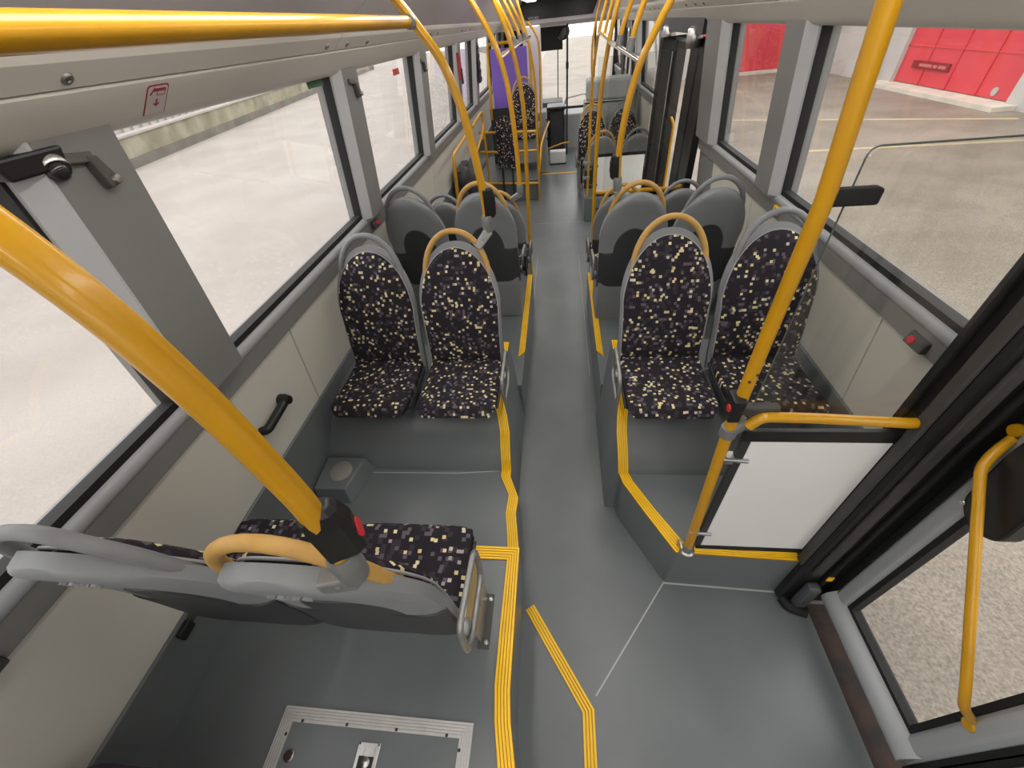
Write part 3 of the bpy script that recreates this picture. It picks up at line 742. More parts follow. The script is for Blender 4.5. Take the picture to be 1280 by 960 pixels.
# ================================================================== POLES AND RAILS
R_ = 0.0175
def pole(pts, label, group='yellow grab poles', socket=None, button=None, r=R_, top=True, straight=False):
    p0 = pts[0]; t = thing('grab_pole', label, 'pole', group)
    path = pts if straight else spline(pts, 5)
    obj('tube', MB().tube(path, r, 16), POLE, t, smooth=True)
    if socket:
        a = Vector(path[0]); d = (Vector(path[1]) - a).normalized()
        # grey socket and the clamp that grips the seat handle
        obj('socket', MB().lathe([(r * .5, -.035), (r * 1.35, -.03), (r * 1.45, .0), (r * 1.45, .035), (r * 1.2, .045), (r * 1.05, .045)], a, d), SOCKET, t, smooth=True)
        c = Vector(socket); mid = a - d * .03
        v = (c - mid); L = v.length; v.normalize(); u = v.cross(Vector((0, 1, 0))).normalized(); w_ = v.cross(u)
        bx = []
        for q, hw, hh in ((mid - v * .005, .022, .020), (c + v * .014, .018, .024)):
            bx.append([tuple(q + u * sx * hw + w_ * sy * hh) for sx, sy in ((-1, -1), (1, -1), (1, 1), (-1, 1))])
        cl = obj('clamp', MB().loft(bx), LOOPM, t, bevel=.005)
        s0 = (mid + c) / 2 - Vector((0, .019, 0)); obj('bolt', MB().lathe([(.007, -.004), (.007, .004), (.004, .006), (0, .006)], s0, (0, -1, 0), 12), SOCKET, cl, smooth=True)
    if button:
        a = Vector(path[0]); d = (Vector(path[2]) - a).normalized(); sx, off, facev = button
        f_ = Vector(facev).normalized(); u = d.cross(f_).normalized()
        c = a + d * (off + .055) + f_ * .012
        prof = [(-.065, .012, .026), (-.05, .019, .034), (.025, .020, .036), (.058, .018, .028), (.07, .012, .02)]
        rings = []
        for h, hw, dp in prof:
            q = c + d * h
            rings.append([tuple(q + u * x + f_ * y) for x, y in ((-hw, -.024), (-hw, dp * .6), (-hw * .6, dp), (hw * .6, dp), (hw, dp * .6), (hw, -.024))])
        bo = obj('stop_box', MB().loft(rings), BLACK, t, bevel=.003); bo['label'] = 'black plastic stop request box'
        q = c - d * .012 + f_ * .036
        rr = [[tuple(q + d * (.02 * math.sin(a_)) + u * (.0125 * math.cos(a_)) + f_ * hh) for a_ in (2 * math.pi * k_ / 16 for k_ in range(16))] for hh in (-.003, .002)]
        obj('stop_button', MB().loft(rr), RED, bo)['label'] = 'red stop button'
    return t
GP = 'yellow grab poles'
pole([(-0.349, 0.262, 1.455), (-0.349, 0.262, 1.56), (-0.342, .262, 1.64), (-0.350, .262, 1.74), (-0.366, .262, 1.86), (-0.395, .262, 1.97), (-0.45, .262, 2.08), (-0.52, .262, 2.18), (-0.62, .262, 2.31)],
     'thick yellow pole rising from the nearest left aisle seat', socket=(-.392, .255, 1.425), button=(1, .05, (.85, .45, 0)))
pole([(-0.337, 1.90, 1.40), (-0.337, 1.9, 1.50), (-0.340, 1.9, 1.56), (-0.361, 1.9, 1.739), (-0.388, 1.9, 1.881), (-0.432, 1.9, 2.012), (-0.485, 1.9, 2.094), (-0.562, 1.9, 2.195), (-0.68, 1.9, 2.32)],
     'curved yellow pole on the left aisle seat that faces the camera', socket=(-.388, 1.868, 1.315), button=(1, .04, (.85, .5, 0)))
pole([(0.348, 2.60, 1.335), (0.343, 2.6, 1.45), (0.343, 2.6, 1.55), (0.367, 2.6, 1.734), (0.408, 2.6, 1.896), (0.462, 2.6, 2.012), (0.52, 2.6, 2.12), (0.62, 2.6, 2.29)],
     'curved yellow pole on the second row right aisle seat', socket=(.362, 2.60, 1.275), button=(1, .04, (-.85, .5, 0)))
pole([(-0.306, 3.40, 1.11), (-0.308, 3.4, 1.25), (-0.314, 3.4, 1.432), (-0.343, 3.4, 1.773), (-0.402, 3.4, 1.99), (-0.486, 3.4, 2.153), (-0.6, 3.4, 2.32)],
     'curved yellow pole rising from the low third row left seat', socket=(-.372, 3.40, 1.045))
pole([(-0.305, 4.05, 0.0), (-0.300, 4.05, .472), (-0.291, 4.05, 1.172), (-0.290, 4.05, 1.55), (-0.331, 4.05, 1.86), (-0.403, 4.05, 2.103), (-0.52, 4.05, 2.34)],
     'long yellow pole from the aisle floor ahead of the left seats')
pole([(0.344, 4.05, 0.0), (0.340, 4.05, .5), (0.333, 4.05, 1.0), (0.344, 4.05, 1.546), (0.383, 4.05, 1.899), (0.44, 4.05, 2.163), (0.53, 4.05, 2.34)],
     'long yellow pole at the rear edge of the middle door')
pole([(0.376, 5.66, 0.32), (0.376, 5.66, .8), (0.378, 5.66, 1.178), (0.385, 5.66, 1.55), (0.42, 5.66, 1.9), (0.48, 5.66, 2.15), (.57, 5.66, 2.34)],
     'slim yellow pole at the far side of the middle door', r=.015)
pole([(-0.30, 6.62, 0.0), (-0.30, 6.62, .9), (-0.30, 6.62, 1.45), (-0.345, 6.62, 1.8), (-0.42, 6.62, 2.1), (-.5, 6.62, 2.33)],
     'far yellow pole at the corner of the front left deck', r=.016)
pole([(-0.31, 8.05, 0.3), (-0.29, 8.05, 1.2), (-0.285, 8.05, 1.75), (-.33, 8.05, 1.95), (-.45, 8.05, 2.1)], 'farthest thin yellow pole beside the windscreen', r=.015)
pole([(.55, 7.25, 0.3), (.50, 7.25, 1.2), (.47, 7.25, 1.7), (.50, 7.25, 2.0), (.58, 7.25, 2.34)], 'thin yellow pole beside the far grey cabinet', r=.015)
# ceiling hand rails
hr = thing('ceiling_handrail', 'thick yellow handrail along the upper left, ending at the curved pole', 'handrail')
obj('tube', MB().tube([(-.525, y, 2.135) for y in (-2.2, -1, 0, .5, 1.0, 1.5, 1.895)], R_, 16), POLE, hr, smooth=True)
obj('end_collar', MB().lathe([(.019, -.012), (.0215, -.01), (.0215, .012), (.019, .014)], (-.52, 1.868, 2.135), (0, 1, 0)), SOCKET, hr, smooth=True)
for y in (-1.5, 0.0): obj('hanger', MB().tube([(-.525, y, 2.135), (-.60, y, 2.25), (-.66, y, 2.33)], .009, 8), STEEL, hr, smooth=True)
hr = thing('ceiling_handrail', 'polished steel overhead rail on the left between two poles', 'handrail')
obj('tube', MB().tube([(-.385, 3.42, 1.94), (-.36, 5.0, 1.96), (-.345, 6.6, 1.96)], .016, 12), CHROME, hr, smooth=True)
for y, x in ((4.55, -.372), (5.1, -.36), (5.7, -.352)):
    d_ = obj('drop_tube', MB().tube(spline([(x, y, 1.975), (x - .03, y, 2.07), (x - .1, y, 2.2), (x - .19, y, 2.35)]), .0155, 12), POLE, hr, smooth=True)
    obj('collar', MB().lathe([(.017, -.03), (.021, -.028), (.021, .03), (.017, .032)], (x - .002, y, 1.985), (-.25, 0, 1)), SOCKET, d_, smooth=True)
hr = thing('ceiling_handrail', 'polished steel overhead rail on the right between two poles', 'handrail')
obj('tube', MB().tube([(.415, 2.62, 1.905), (.40, 3.4, 1.925), (.392, 4.03, 1.935)], .016, 12), CHROME, hr, smooth=True)
for y, x in ((3.0, .408), (3.5, .40)):
    d_ = obj('drop_tube', MB().tube(spline([(x, y, 1.945), (x + .025, y, 2.05), (x + .08, y, 2.2), (x + .15, y, 2.35)]), .0155, 12), POLE, hr, smooth=True)
    obj('collar', MB().lathe([(.017, -.03), (.021, -.028), (.021, .03), (.017, .032)], (x + .002, y, 1.955), (.2, 0, 1)), SOCKET, d_, smooth=True)
hr = thing('ceiling_handrail', 'overhead yellow rail far ahead on the right by the front', 'handrail')
obj('tube', MB().tube([(.39, 4.1, 1.95), (.40, 5.0, 1.97), (.42, 5.66, 1.93)], .015, 10), POLE, hr, smooth=True)
for y in (4.6, 5.2): obj('drop_tube', MB().tube(spline([(.40, y, 1.97), (.43, y, 2.1), (.5, y, 2.35)]), .014, 10), POLE, hr, smooth=True)
# near right partition: pole, rail, glass, white board
pp_ = thing('grab_pole', 'straight yellow pole carrying the near right glass partition', 'pole', GP)
obj('tube', MB().tube([(.549, .86, .335), (.530, .86, .75), (.513, .86, 1.132), (.511, .86, 1.50), (.512, .86, 1.80), (.485, .86, 2.09), (.46, .86, 2.35)], R_, 16), POLE, pp_, smooth=True)
obj('foot_socket', MB().lathe([(.030, 0), (.030, .006), (.022, .01), (.022, .05), (.0185, .055)], (.549, .86, ZF + .006)), STEEL, pp_, smooth=True)
obj('foot_bracket', MB().tube(rounded([(.515, .885, ZF + .01), (.515, .885, ZF + .055), (.515, .845, ZF + .055), (.515, .845, ZF + .01)], .015), .006, 8), STEEL, pp_, smooth=True)
obj('rail_clamp', MB().lathe([(.018, -.02), (.024, -.018), (.024, .018), (.018, .02)], (.5135, .86, 1.118), (0, 0, 1)).tube([(.515, .86, 1.118), (.555, .86, 1.165)], .020, 12), SOCKET, pp_, smooth=True)
sb = obj('stop_box', MB().loft([[(.495 + dx, .86 + y, z) for dx, y in ((-.012, -.03), (.022, -.03), (.022, .022), (-.012, .022))] for z, dx_ in ((1.185, 0),)] + [[(.495 + dx, .86 + y, 1.275) for dx, y in ((-.016, -.034), (.022, -.034), (.022, .022), (-.016, .022))]]), BLACK, pp_, bevel=.006); sb['label'] = 'black stop request box'
obj('stop_button', MB().lathe([(.0, .004), (.011, .004), (.012, 0), (.012, -.004)], (.481, .845, 1.235), (-1, 0, 0), 14), RED, sb)['label'] = 'red stop button'
for x_, z_ in ((.533, 1.36), (.492, 1.335)): obj('paint_chip', MB().lathe([(.0, .0012), (.004, .0008), (.0045, -.002)], (.511 + (x_ - .511) * .3, .8425, z_), (0, -1, 0), 8), DARK, pp_)
pt = thing('glass_partition', 'clear glass partition over a white board behind the near side door', 'partition')
gl = MB().prism(rounded([(.985, 1.10), (.552, 1.10), (.552, 1.885), (1.06, 1.885)], .04)[:] + [(1.06, 1.10)], 'y', .857, .863)
obj('glass_pane', gl, PGLASS, pt)
obj('glass_edge', MB().tube([(.552, .86, 1.13), (.552, .86, 1.845)], .0018, 6), mat('glass_edge_green', (.10, .12, .11), .2), pt)
obj('glass_edge', MB().tube(rounded([(.552, .86, 1.84), (.552, .86, 1.885), (.60, .86, 1.885), (1.0, .86, 1.885)], .04), .0018, 6), mat('glass_edge_green', (.10, .12, .11), .2), pt)
obj('white_board', MB().box(.590, .990, .853, .867, .395, 1.075), WHITE, pt, bevel=.002)
obj('top_strip', MB().box(.560, 1.0, .851, .869, 1.077, 1.125), BLACK, pt, bevel=.003)
obj('bottom_strip', MB().box(.575, 1.0, .852, .868, .362, .393), BLACK, pt, bevel=.003)
obj('side_strip', MB().box(.562, .589, .852, .868, .393, 1.077), DARK, pt, bevel=.002)
for z in (.50, .985): obj('panel_clamp', MB().tube([(.525, .852, z + .004), (.605, .848, z)], .0085, 8).box(.535, .56, .846, .874, z - .016, z + .018), STEEL, pt, smooth=True)
for z, x1 in ((1.215, .625), (1.80, .605)): obj('glass_clamp', MB().box(.518, x1, .846, .874, z - .016, z + .016), BLACK if z > 1.5 else GREYRUB, pt, bevel=.006)
rl = thing('grab_rail', 'short yellow rail across the near right partition', 'rail')
obj('tube', MB().tube(rounded([(.550, .838, 1.165), (.575, .838, 1.205), (.70, .835, 1.205), (.97, .835, 1.185), (1.03, .86, 1.16)], .05), .0155, 14), POLE, rl, smooth=True)

# middle-door partitions and rails
def partition(y, x0, x1, z0, z1, label, glass_top, rail_z, step=None):
    t = thing('glass_partition', label, 'partition', loc=(0, y, 0))
    obj('white_board', MB().box(x0, x1, -.007, .007, z0, z1), WHITE, t, bevel=.002)
    obj('top_strip', MB().box(x0 - .01, x1 + .01, -.009, .009, z1 + .002, z1 + .035), BLACK, t)
    obj('bottom_strip', MB().box(x0 - .01, x1 + .01, -.009, .009, z0 - .032, z0 - .002), BLACK, t)
    obj('glass_pane', MB().box(x0 - .02, x1, -.003, .003, z1 + .035, glass_top), PGLASS, t)
    obj('leg_strip', MB().box(x0 + .02, x0 + .05, -.008, .008, 0, z0 - .03).box(x1 - .05, x1 - .02, -.008, .008, 0, z0 - .03), DARK, t)
    for z in (z0 + .1, z1 - .1): obj('panel_clamp', MB().box(x0 - .07, x0 + .04, -.016, .016, z - .014, z + .014), GREYRUB, t, bevel=.004)
    if rail_z: obj('rail', MB().tube(rounded([(x0 - .08, -.04, rail_z), (x0, -.05, rail_z), (x1 - .1, -.05, rail_z + .0), (x1, -.0, rail_z)], .06), .018, 12), POLE, t, smooth=True)['label'] = 'yellow rail across the board'
    return t
partition(4.07, .43, 1.12, .12, .80, 'white board with a yellow top rail at the rear of the middle door', 1.85, .86)
partition(5.68, .46, 1.06, .345, .77, 'far white board and glass at the front of the middle door', 1.75, None)
bk = obj('floor_block', MB().prism([(.34, 5.64), (.46, 5.60), (1.27, 5.60), (1.27, 8.3), (.34, 8.3)], 'z', 0, .31), FLOOR, floor, bevel=.01)
fl_ = thing('luggage_holder', 'slim dark padded bracket hanging beside the far right pole', 'bracket', loc=(.30, 5.55, 0))
obj('pad', MB().box(-.025, .0, -.04, .04, .52, .80), BLACK, fl_, bevel=.01)
obj('bracket', MB().box(0, .09, -.012, .012, .56, .59).box(0, .09, -.012, .012, .73, .76), STEEL, fl_)
#NEXT2#
# ================================================================== NEAR SIDE DOOR
dp = obj('trim_1', MB().box(1.0, 1.24, .80, .93, 0, 2.0), BLACK); struct(dp, 'black door pillar beside the near right partition', 'door frame')
dp.modifiers.new('bevel', 'BEVEL').width = .012
obj('seal_strip', MB().box(.988, 1.002, .815, .850, .33, 1.99), GREYRUB, dp, bevel=.004)
obj('seal_strip', MB().box(1.035, 1.075, .788, .802, .30, 1.99), GREYRUB, dp, bevel=.006)
obj('seal_strip', MB().box(1.10, 1.118, .784, .802, .20, 1.99), RUBBER, dp, bevel=.006)
obj('seal_strip', MB().box(.986, 1.0, .885, .91, .33, 1.99), RUBBER, dp, bevel=.004)
obj('foot_cap', MB().box(1.045, 1.10, .755, .80, .02, .22), mat('grey_foot_cap', (.075, .08, .085), .35, var=.1), dp, bevel=.015)
obj('foot_boot', MB().tube(rounded([(1.02, .80, .02), (1.03, .765, .02), (1.07, .752, .018), (1.10, .745, .015)], .03), .024, 10), RUBBER, dp, smooth=True)
obj('yellow_mark', MB().box(1.098, 1.119, .780, .785, .27, .30), TAPE, dp)
hd = obj('trim_2', MB().box(1.0, 1.24, -.62, .80, 1.93, 2.06), DARK); struct(hd, 'dark header above the near side door', 'door frame')
def leaf(n, ya, yb, label, detail):
    X0, X1 = 1.155, 1.195
    t = bpy.data.objects.new('door_%d' % n, None); C.objects.link(t); struct(t, label, 'door'); t.location = (X0, ya, 0.06)
    L = lambda mb, *a, **k: obj(*((a[0], mb) + a[1:]), **k)
    def part(name, mb, m, **k):
        mb.v = [(x - X0, y - ya, z - .06) for x, y, z in mb.v]; return obj(name, mb, m, t, **k)
    arc = [(X0 + .045 - .085 * math.sin(math.radians(q)), .165 - .062 * math.cos(math.radians(q))) for q in range(0, 181, 20)]
    part('bottom_rail', MB().prism(arc, 'y', ya + .02, yb - .02), ALU, smooth=True)
    part('bottom_seal', MB().box(X0 + .02, X1, ya + .03, yb - .01, .06, .11), RUBBER)
    part('frame_post', MB().prism([(X1, yb - .085), (X0 + .012, yb - .085), (X0 - .004, yb - .07), (X0 - .004, yb - .03), (X0 + .015, yb - .012), (X1, yb - .012)], 'z', .12, 1.93), ALU, bevel=.006)
    part('frame_post', MB().prism([(X1, ya + .085), (X0 + .012, ya + .085), (X0 - .004, ya + .07), (X0 - .004, ya + .03), (X0 + .015, ya + .012), (X1, ya + .012)], 'z', .12, 1.93), ALU, bevel=.006)
    part('top_rail', MB().box(X0, X1, ya + .01, yb - .01, 1.86, 1.93), ALU, bevel=.006)
    fr = MB()
    fr.box(X0 + .006, X1, ya + .083, yb - .083, .222, .240).box(X0 + .006, X1, ya + .083, yb - .083, 1.84, 1.862)
    fr.box(X0 + .006, X1, ya + .083, ya + .101, .24, 1.84).box(X0 + .006, X1, yb - .101, yb - .083, .24, 1.84)
    gsk = part('glass_gasket', fr, RUBBER)
    part('glass_pane', MB().box(X0 + .02, X0 + .026, ya + .1, yb - .1, .24, 1.845), GLASS)
    part('edge_seal', MB().box(X0 + .01, X1, ya - .012, ya + .014, .08, 1.93), RUBBER, bevel=.005)
    part('edge_seal', MB().box(X0 + .01, X1, yb - .014, yb + .012, .08, 1.93), RUBBER, bevel=.005)
    if detail:
        h = part('door_handle', MB().tube(rounded([(1.15, .300, .535), (1.10, .315, .60), (1.088, .345, .665), (1.088, .72, 1.14), (1.115, .745, 1.175), (1.152, .765, 1.205)], .05), .0125, 12), POLE, smooth=True); h['label'] = 'bent yellow door handle'
        obj('end_plate', MB().lathe([(0, .006), (.016, .006), (.018, 0), (.018, -.01)], (1.15 - X0, .292 - ya, .515 - .06), (-1, 0, 0), 16), POLE, h, smooth=True)
        obj('end_plate', MB().lathe([(0, .006), (.016, .006), (.018, 0), (.018, -.01)], (1.152 - X0, .775 - ya, 1.225 - .06), (-1, 0, 0), 16), POLE, h, smooth=True)
        bx = rounded([(.640, 1.34), (.595, 1.15), (.585, .99), (.660, .955), (.715, 1.0), (.73, 1.18), (.72, 1.34)], .05)
        lb = part('lock_box', MB().prism(bx, 'x', X0 - .035, X0 + .02), BLACK, bevel=.008)
        obj('screw', MB().lathe([(0, .003), (.006, .003), (.008, 0)], (-.036, .705 - ya, 1.0 - .06), (-1, 0, 0), 10), STEEL, lb)
    return t
leaf(1, .225, .785, 'near side door leaf with a bent yellow handle and glass pane', True)
leaf(2, -.345, .215, 'rear side door leaf just below the frame edge', False)
for y in (.5,): pass

# ================================================================== SMALL THINGS NEAR THE CAMERA
ht = thing('floor_hatch', 'floor hatch with a ribbed aluminium frame on the rear deck', 'hatch', loc=(-.600, -.10, ZD))
hx, hy0, hy1 = .321, -.22, .298
def frame_side(a, b, ia, ib):
    """ribbed aluminium moulding between outer corner a-b and inner corner ia-ib"""
    mb = MB(); n = 5
    A, B, IA, IB = (Vector((*q, 0)) for q in (a, b, ia, ib))
    up = Vector((0, 0, .004))
    mb.hexa([A, B, IB, IA, A + up, B + up, IB + up, IA + up])
    for k_ in range(n):
        t0, t1 = k_ / n + .03, (k_ + 1) / n - .03
        q = [A.lerp(IA, t0), B.lerp(IB, t0), B.lerp(IB, t1), A.lerp(IA, t1)]
        mb.hexa([p + up * .9 for p in q] + [p + up * 1.9 for p in q])
    return mb
co = [(-hx, hy0), (hx, hy0), (hx, hy1), (-hx, hy1)]; wi = .040
ci = [(-hx + wi, hy0 + wi), (hx - wi, hy0 + wi), (hx - wi, hy1 - wi), (-hx + wi, hy1 - wi)]
for i in range(4):
    fs_ = obj('frame_strip', frame_side(co[i], co[(i + 1) % 4], ci[i], ci[(i + 1) % 4]), ALUFRAME, ht)
    A = Vector((*ci[i], .008)); B = Vector((*ci[(i + 1) % 4], .008))
    for t_ in (.08, .37, .66, .93):
        p = A.lerp(B, t_); c_ = Vector((0, (hy0 + hy1) / 2, .008)); q = p + (p - c_).normalized() * .006
        obj('screw', MB().lathe([(0, .0015), (.004, .0015), (.005, 0)], q, n=8), DARK, fs_)
obj('plate', MB().box(-hx + wi, hx - wi, hy0 + wi, hy1 - wi, 0, .003), FLOOR, ht)
lt = obj('latch', MB().box(-.036, .036, .155, .228, .003, .007), STEEL, ht, bevel=.002); lt['label'] = 'square steel recessed latch'
obj('latch_well', MB().box(-.024, .024, .163, .195, .0065, .0085), BLACK, lt)
obj('latch_pull', MB().lathe([(0, .006), (.010, .005), (.014, 0)], (0, .181, .0085), n=16), STEEL, lt, smooth=True)
for sx in (-1, 1): obj('latch_bar', MB().box(sx * .017 - .005, sx * .017 + .005, .195, .219, .007, .0115), STEEL, lt)
for sx in (-1, 1):
    for yy in (.16, .223): obj('screw', MB().lathe([(0, .001), (.003, .001), (.003, 0)], (sx * .031, yy, .007), n=8), DARK, lt)
lk = obj('lock', MB().lathe([(.017, 0), (.017, .004), (.0135, .005), (.012, .003), (0, .003)], (-.252, .178, .003), n=20), STEEL, ht, smooth=True)
obj('lock_plug', MB().lathe([(.0125, 0), (.0125, .0035), (0, .0042)], (-.252, .178, .005), n=16), mat('dark_lock', (.05, .025, .02), .4, metal=.5), lk)

sp = thing('floor_vent_box', 'small grey corner box with a round disc on the footwell floor', 'box', loc=(-1.14, 1.19, ZF))
obj('housing', MB().hexa([(-.13, -.14, 0), (.06, -.15, 0), (.12, .08, 0), (-.13, .08, 0), (-.13, -.12, .085), (.04, -.12, .085), (.085, .07, .10), (-.13, .07, .10)]), FLOOR, sp, bevel=.006)
obj('round_disc', MB().lathe([(0, .006), (.055, .006), (.060, .002), (.060, -.004)], (-.02, -.015, .0925), (0, -.08, 1), n=24), mat('beige_disc', (.27, .26, .24), .6, var=.05), sp, smooth=True)

def wall_grip(y, z, label):
    t = thing('wall_grip', label, 'grip', loc=(-wx(z) + .01, y, z))
    obj('bar', MB().tube(rounded([(0, -.085, -.012), (.028, -.075, -.010), (.028, .07, .004), (.0, .085, .006)], .02), .019, 10), BLACK, t, smooth=True)
    obj('end_cap', MB().lathe([(0, .040), (.018, .037), (.026, .014), (.026, -.01)], (.012, .085, .006), (1, 0, 0), 14), BLACK, t, smooth=True)
    return t
wall_grip(1.075, .955, 'black grip on the beige left wall panel below the pillar')
sw = thing('wall_socket', 'black ribbed clip on the left kick cove behind the seats', 'clip', loc=(-wx(.70) + .012, .33, .70))
obj('clip_body', MB().box(0, .018, -.022, .03, -.02, .02), BLACK, sw, bevel=.006)
obj('clip_tail', MB().box(0, .008, .03, .10, -.012, .014), mat('taupe_tail', (.06, .055, .05), .6), sw, bevel=.003)
def stop_unit(x, y, z, side, label):
    t = thing('stop_button_unit', label, 'button', loc=(x, y, z))
    obj('housing', MB().hexa([(0, -.045, -.022), (-side * .024, -.04, -.02), (-side * .024, .04, -.02), (0, .045, -.022), (0, -.045, .022), (-side * .012, -.04, .02), (-side * .012, .04, .02), (0, .045, .022)]), SHELLD, t, bevel=.004)
    obj('red_button', MB().lathe([(0, .006), (.013, .005), (.015, 0), (.015, -.008)], (-side * .019, .015, 0), (-side, 0, .25), 16), RED, t, smooth=True)['label'] = 'red button'
    return t
stop_unit(wx(1.2) - .022, 1.18, 1.205, 1, 'grey stop button unit under the large right window')
stop_unit(-wx(1.2) + .022, .10, 1.205, -1, 'stop button unit under the left window at the photo edge')
stop_unit(-wx(1.25) + .03, 2.50, 1.225, -1, 'small grey unit on the left sill by the second pillar')
yb_ = thing('usb_unit', 'small yellow tag on the right sill at the pillar', 'tag', loc=(wx(1.22) - .022, 2.36, 1.225))
obj('tag_body', MB().box(-.014, 0, -.03, .03, -.022, .022), TAPE, yb_, bevel=.004); obj('tag_mark', MB().box(-.016, -.013, -.012, .006, -.012, .012), BLACK, yb_)

dc = thing('security_camera', 'small dome camera under the left valance beside the near pillar', 'camera', loc=(-1.095, .85, 1.978))
obj('mount', MB().hexa([(-.06, -.085, -.02), (.025, -.085, -.03), (.03, .035, -.03), (-.05, .045, -.02), (-.06, -.10, .012), (.03, -.10, .012), (.035, .045, .012), (-.06, .05, .012)]), BLACK, dc, bevel=.006)
obj('dome_ring', MB().lathe([(.024, 0), (.031, 0), (.031, .012), (.027, .016), (.024, .012)], (.012, .012, -.022), (.75, -.25, -.6), 20), STEEL, dc, smooth=True)
obj('dome', MB().lathe([(.023, .0), (.022, .010), (.016, .020), (.007, .026), (0, .027)], (.018, .010, -.027), (.75, -.25, -.6), 20), mat('smoked_dome', (.02, .02, .02), .08), dc, smooth=True)

LATCH = mat('taupe_latch', (.075, .068, .062), .5, var=.05, vscale=20)
def pillar_latch(y, z, label, side=-1):
    t = thing('pillar_latch', label, 'latch', 'dark latches at the tops of the left pillars', loc=(side * (wx(z) - .057), y, z))
    s = -side
    obj('arm', MB().hexa([(0, -.055, .008), (s * .016, -.05, .010), (s * .016, .022, .0), (0, .026, -.006), (0, -.055, .030), (s * .012, -.05, .032), (s * .012, .028, .020), (0, .028, .02)]), LATCH, t, bevel=.003)
    obj('hook', MB().hexa([(0, .012, -.058), (s * .022, .016, -.056), (s * .022, .050, -.050), (0, .052, -.054), (0, .002, .012), (s * .018, .006, .014), (s * .018, .030, .012), (0, .032, .012)]), LATCH, t, bevel=.004)
    obj('knob', MB().lathe([(0, .008), (.009, .007), (.011, 0)], (s * .022, .034, -.040), (s, 0, 0), 12), STEEL, t, smooth=True)
    return t
pillar_latch(.925, 1.945, 'dark folding latch high on the nearest left pillar')
pillar_latch(2.55, 1.93, 'dark folding latch high on the second left pillar')
pillar_latch(4.02, 1.925, 'dark folding latch high on the third left pillar')
hm = thing('emergency_hammer', 'red emergency hammer holder on the far left pillar', 'hammer', loc=(-wx(1.8) + .06, 5.58, 1.80))
obj('holder', MB().box(-.01, .02, -.05, .05, -.12, .12), mat('hammer_red', (.30, .02, .03), .5, var=.05), hm, bevel=.008); obj('grip', MB().box(.01, .03, -.025, .025, -.16, -.02), BLACK, hm, bevel=.006)
vp = thing('vent_strip', 'tall black ribbed strip on the far left pillar by the purple panel', 'strip', loc=(-wx(1.7) + .06, 7.0, 1.72))
obj('backing', MB().box(0, .02, -.09, .09, -.2, .24), BLACK, vp, bevel=.005)
for k_ in range(5): obj('rib', MB().box(.02, .028, -.08, .08, -.18 + k_ * .085, -.14 + k_ * .085), GREYRUB, vp)
gs = tag(obj('window_sticker', MB().box(-1.138, -1.136, 2.18, 2.34, 1.955, 1.985), GREEN), 'small green sticker at the top corner of the large left window', 'sticker')
rsk = tag(obj('window_sticker', MB().box(-1.1375, -1.136, 3.42, 3.56, 1.90, 1.935), mat('red_sticker', (.55, .03, .04), .5, var=.05)), 'small red sticker on the left window ahead of the second pillar', 'sticker')
# escape-hammer sticker on the valance
stk = thing('valance_sticker', 'red outlined sticker with a hammer symbol on the left valance', 'sticker')
P0 = Vector((-1.066, 1.19, 2.010)); dirv = Vector((.061, 0, .060)).normalized(); nv_ = Vector((.70, 0, -.71))
def on(u, v, h=0): return P0 + Vector((0, 1, 0)) * u + dirv * v + nv_ * h
def flat(pts, h, m, name, parent):
    mb = MB(); n = len(pts); a = [on(u, v, 0.0) for u, v in pts]; b = [on(u, v, h) for u, v in pts]
    mb.add(a + b, [tuple(range(n))[::-1], tuple(range(n, 2 * n))] + [(i, (i + 1) % n, n + (i + 1) % n, n + i) for i in range(n)])
    return obj(name, mb, m, parent)
ro = [(q[0], q[1]) for q in rounded([(-.038, -.010, 0), (-.038, .074, 0), (.038, .074, 0), (.038, -.010, 0)], .012)]
ri = [(q[0], q[1]) for q in rounded([(-.034, -.009, 0), (-.034, .070, 0), (.034, .070, 0), (.034, -.009, 0)], .010)]
flat(ro, .0008, STICKRED, 'border', stk); flat(ri, .0014, STICKER, 'face', stk)
flat([(-.018, .056), (.026, .056), (.026, .064), (-.010, .064), (-.014, .068), (-.018, .062), (-.028, .048), (-.024, .046)], .002, STICKRED, 'hammer_symbol', stk)
for a_ in ([(-.002, .044), (.026, .044), (.026, .0455), (-.002, .0455)], [(-.003, .044), (-.0015, .044), (-.0015, .056), (-.003, .056)], [(.0245, .044), (.026, .044), (.026, .056), (.0245, .056)]): flat(a_, .002, STICKRED, 'outline', stk)
flat([(-.002, .014), (-.010, .020), (-.0095, .024), (-.0025, .020), (-.0025, .034), (.0025, .034), (.0025, .020), (.0095, .024), (.010, .020), (.002, .014)], .002, STICKRED, 'arrow', stk)

# ================================================================== MIDDLE DOOR (leaves folded inwards) AND FRONT OF THE BUS
def fold_leaf(n, x0, y0, x1, y1, label, handle, pw=.15):
    t = bpy.data.objects.new('door_%d' % n, None); C.objects.link(t); struct(t, label, 'door'); t.location = (x0, y0, 0.03)
    ang = math.atan2(y1 - y0, x1 - x0); t.rotation_euler = (0, 0, ang); L = math.hypot(x1 - x0, y1 - y0)
    obj('frame_post', MB().box(0, pw, -.03, .03, 0, 1.86), BLACK, t, bevel=.008)
    obj('frame_post', MB().box(L - pw, L, -.03, .03, 0, 1.86), BLACK, t, bevel=.008)
    obj('rail', MB().box(pw, L - pw, -.025, .025, 0, .14), BLACK, t); obj('rail', MB().box(pw, L - pw, -.025, .025, 1.75, 1.86), BLACK, t)
    obj('glass_pane', MB().box(pw, L - pw, -.003, .003, .14, 1.75), GLASS, t)
    if handle: obj('door_handle', MB().tube(rounded([(.06, .03, 1.22), (.05, .085, 1.16), (.05, .085, .45), (.06, .03, .40)], .05), .014, 10), POLE, t, smooth=True)['label'] = 'yellow door handle'
    return t
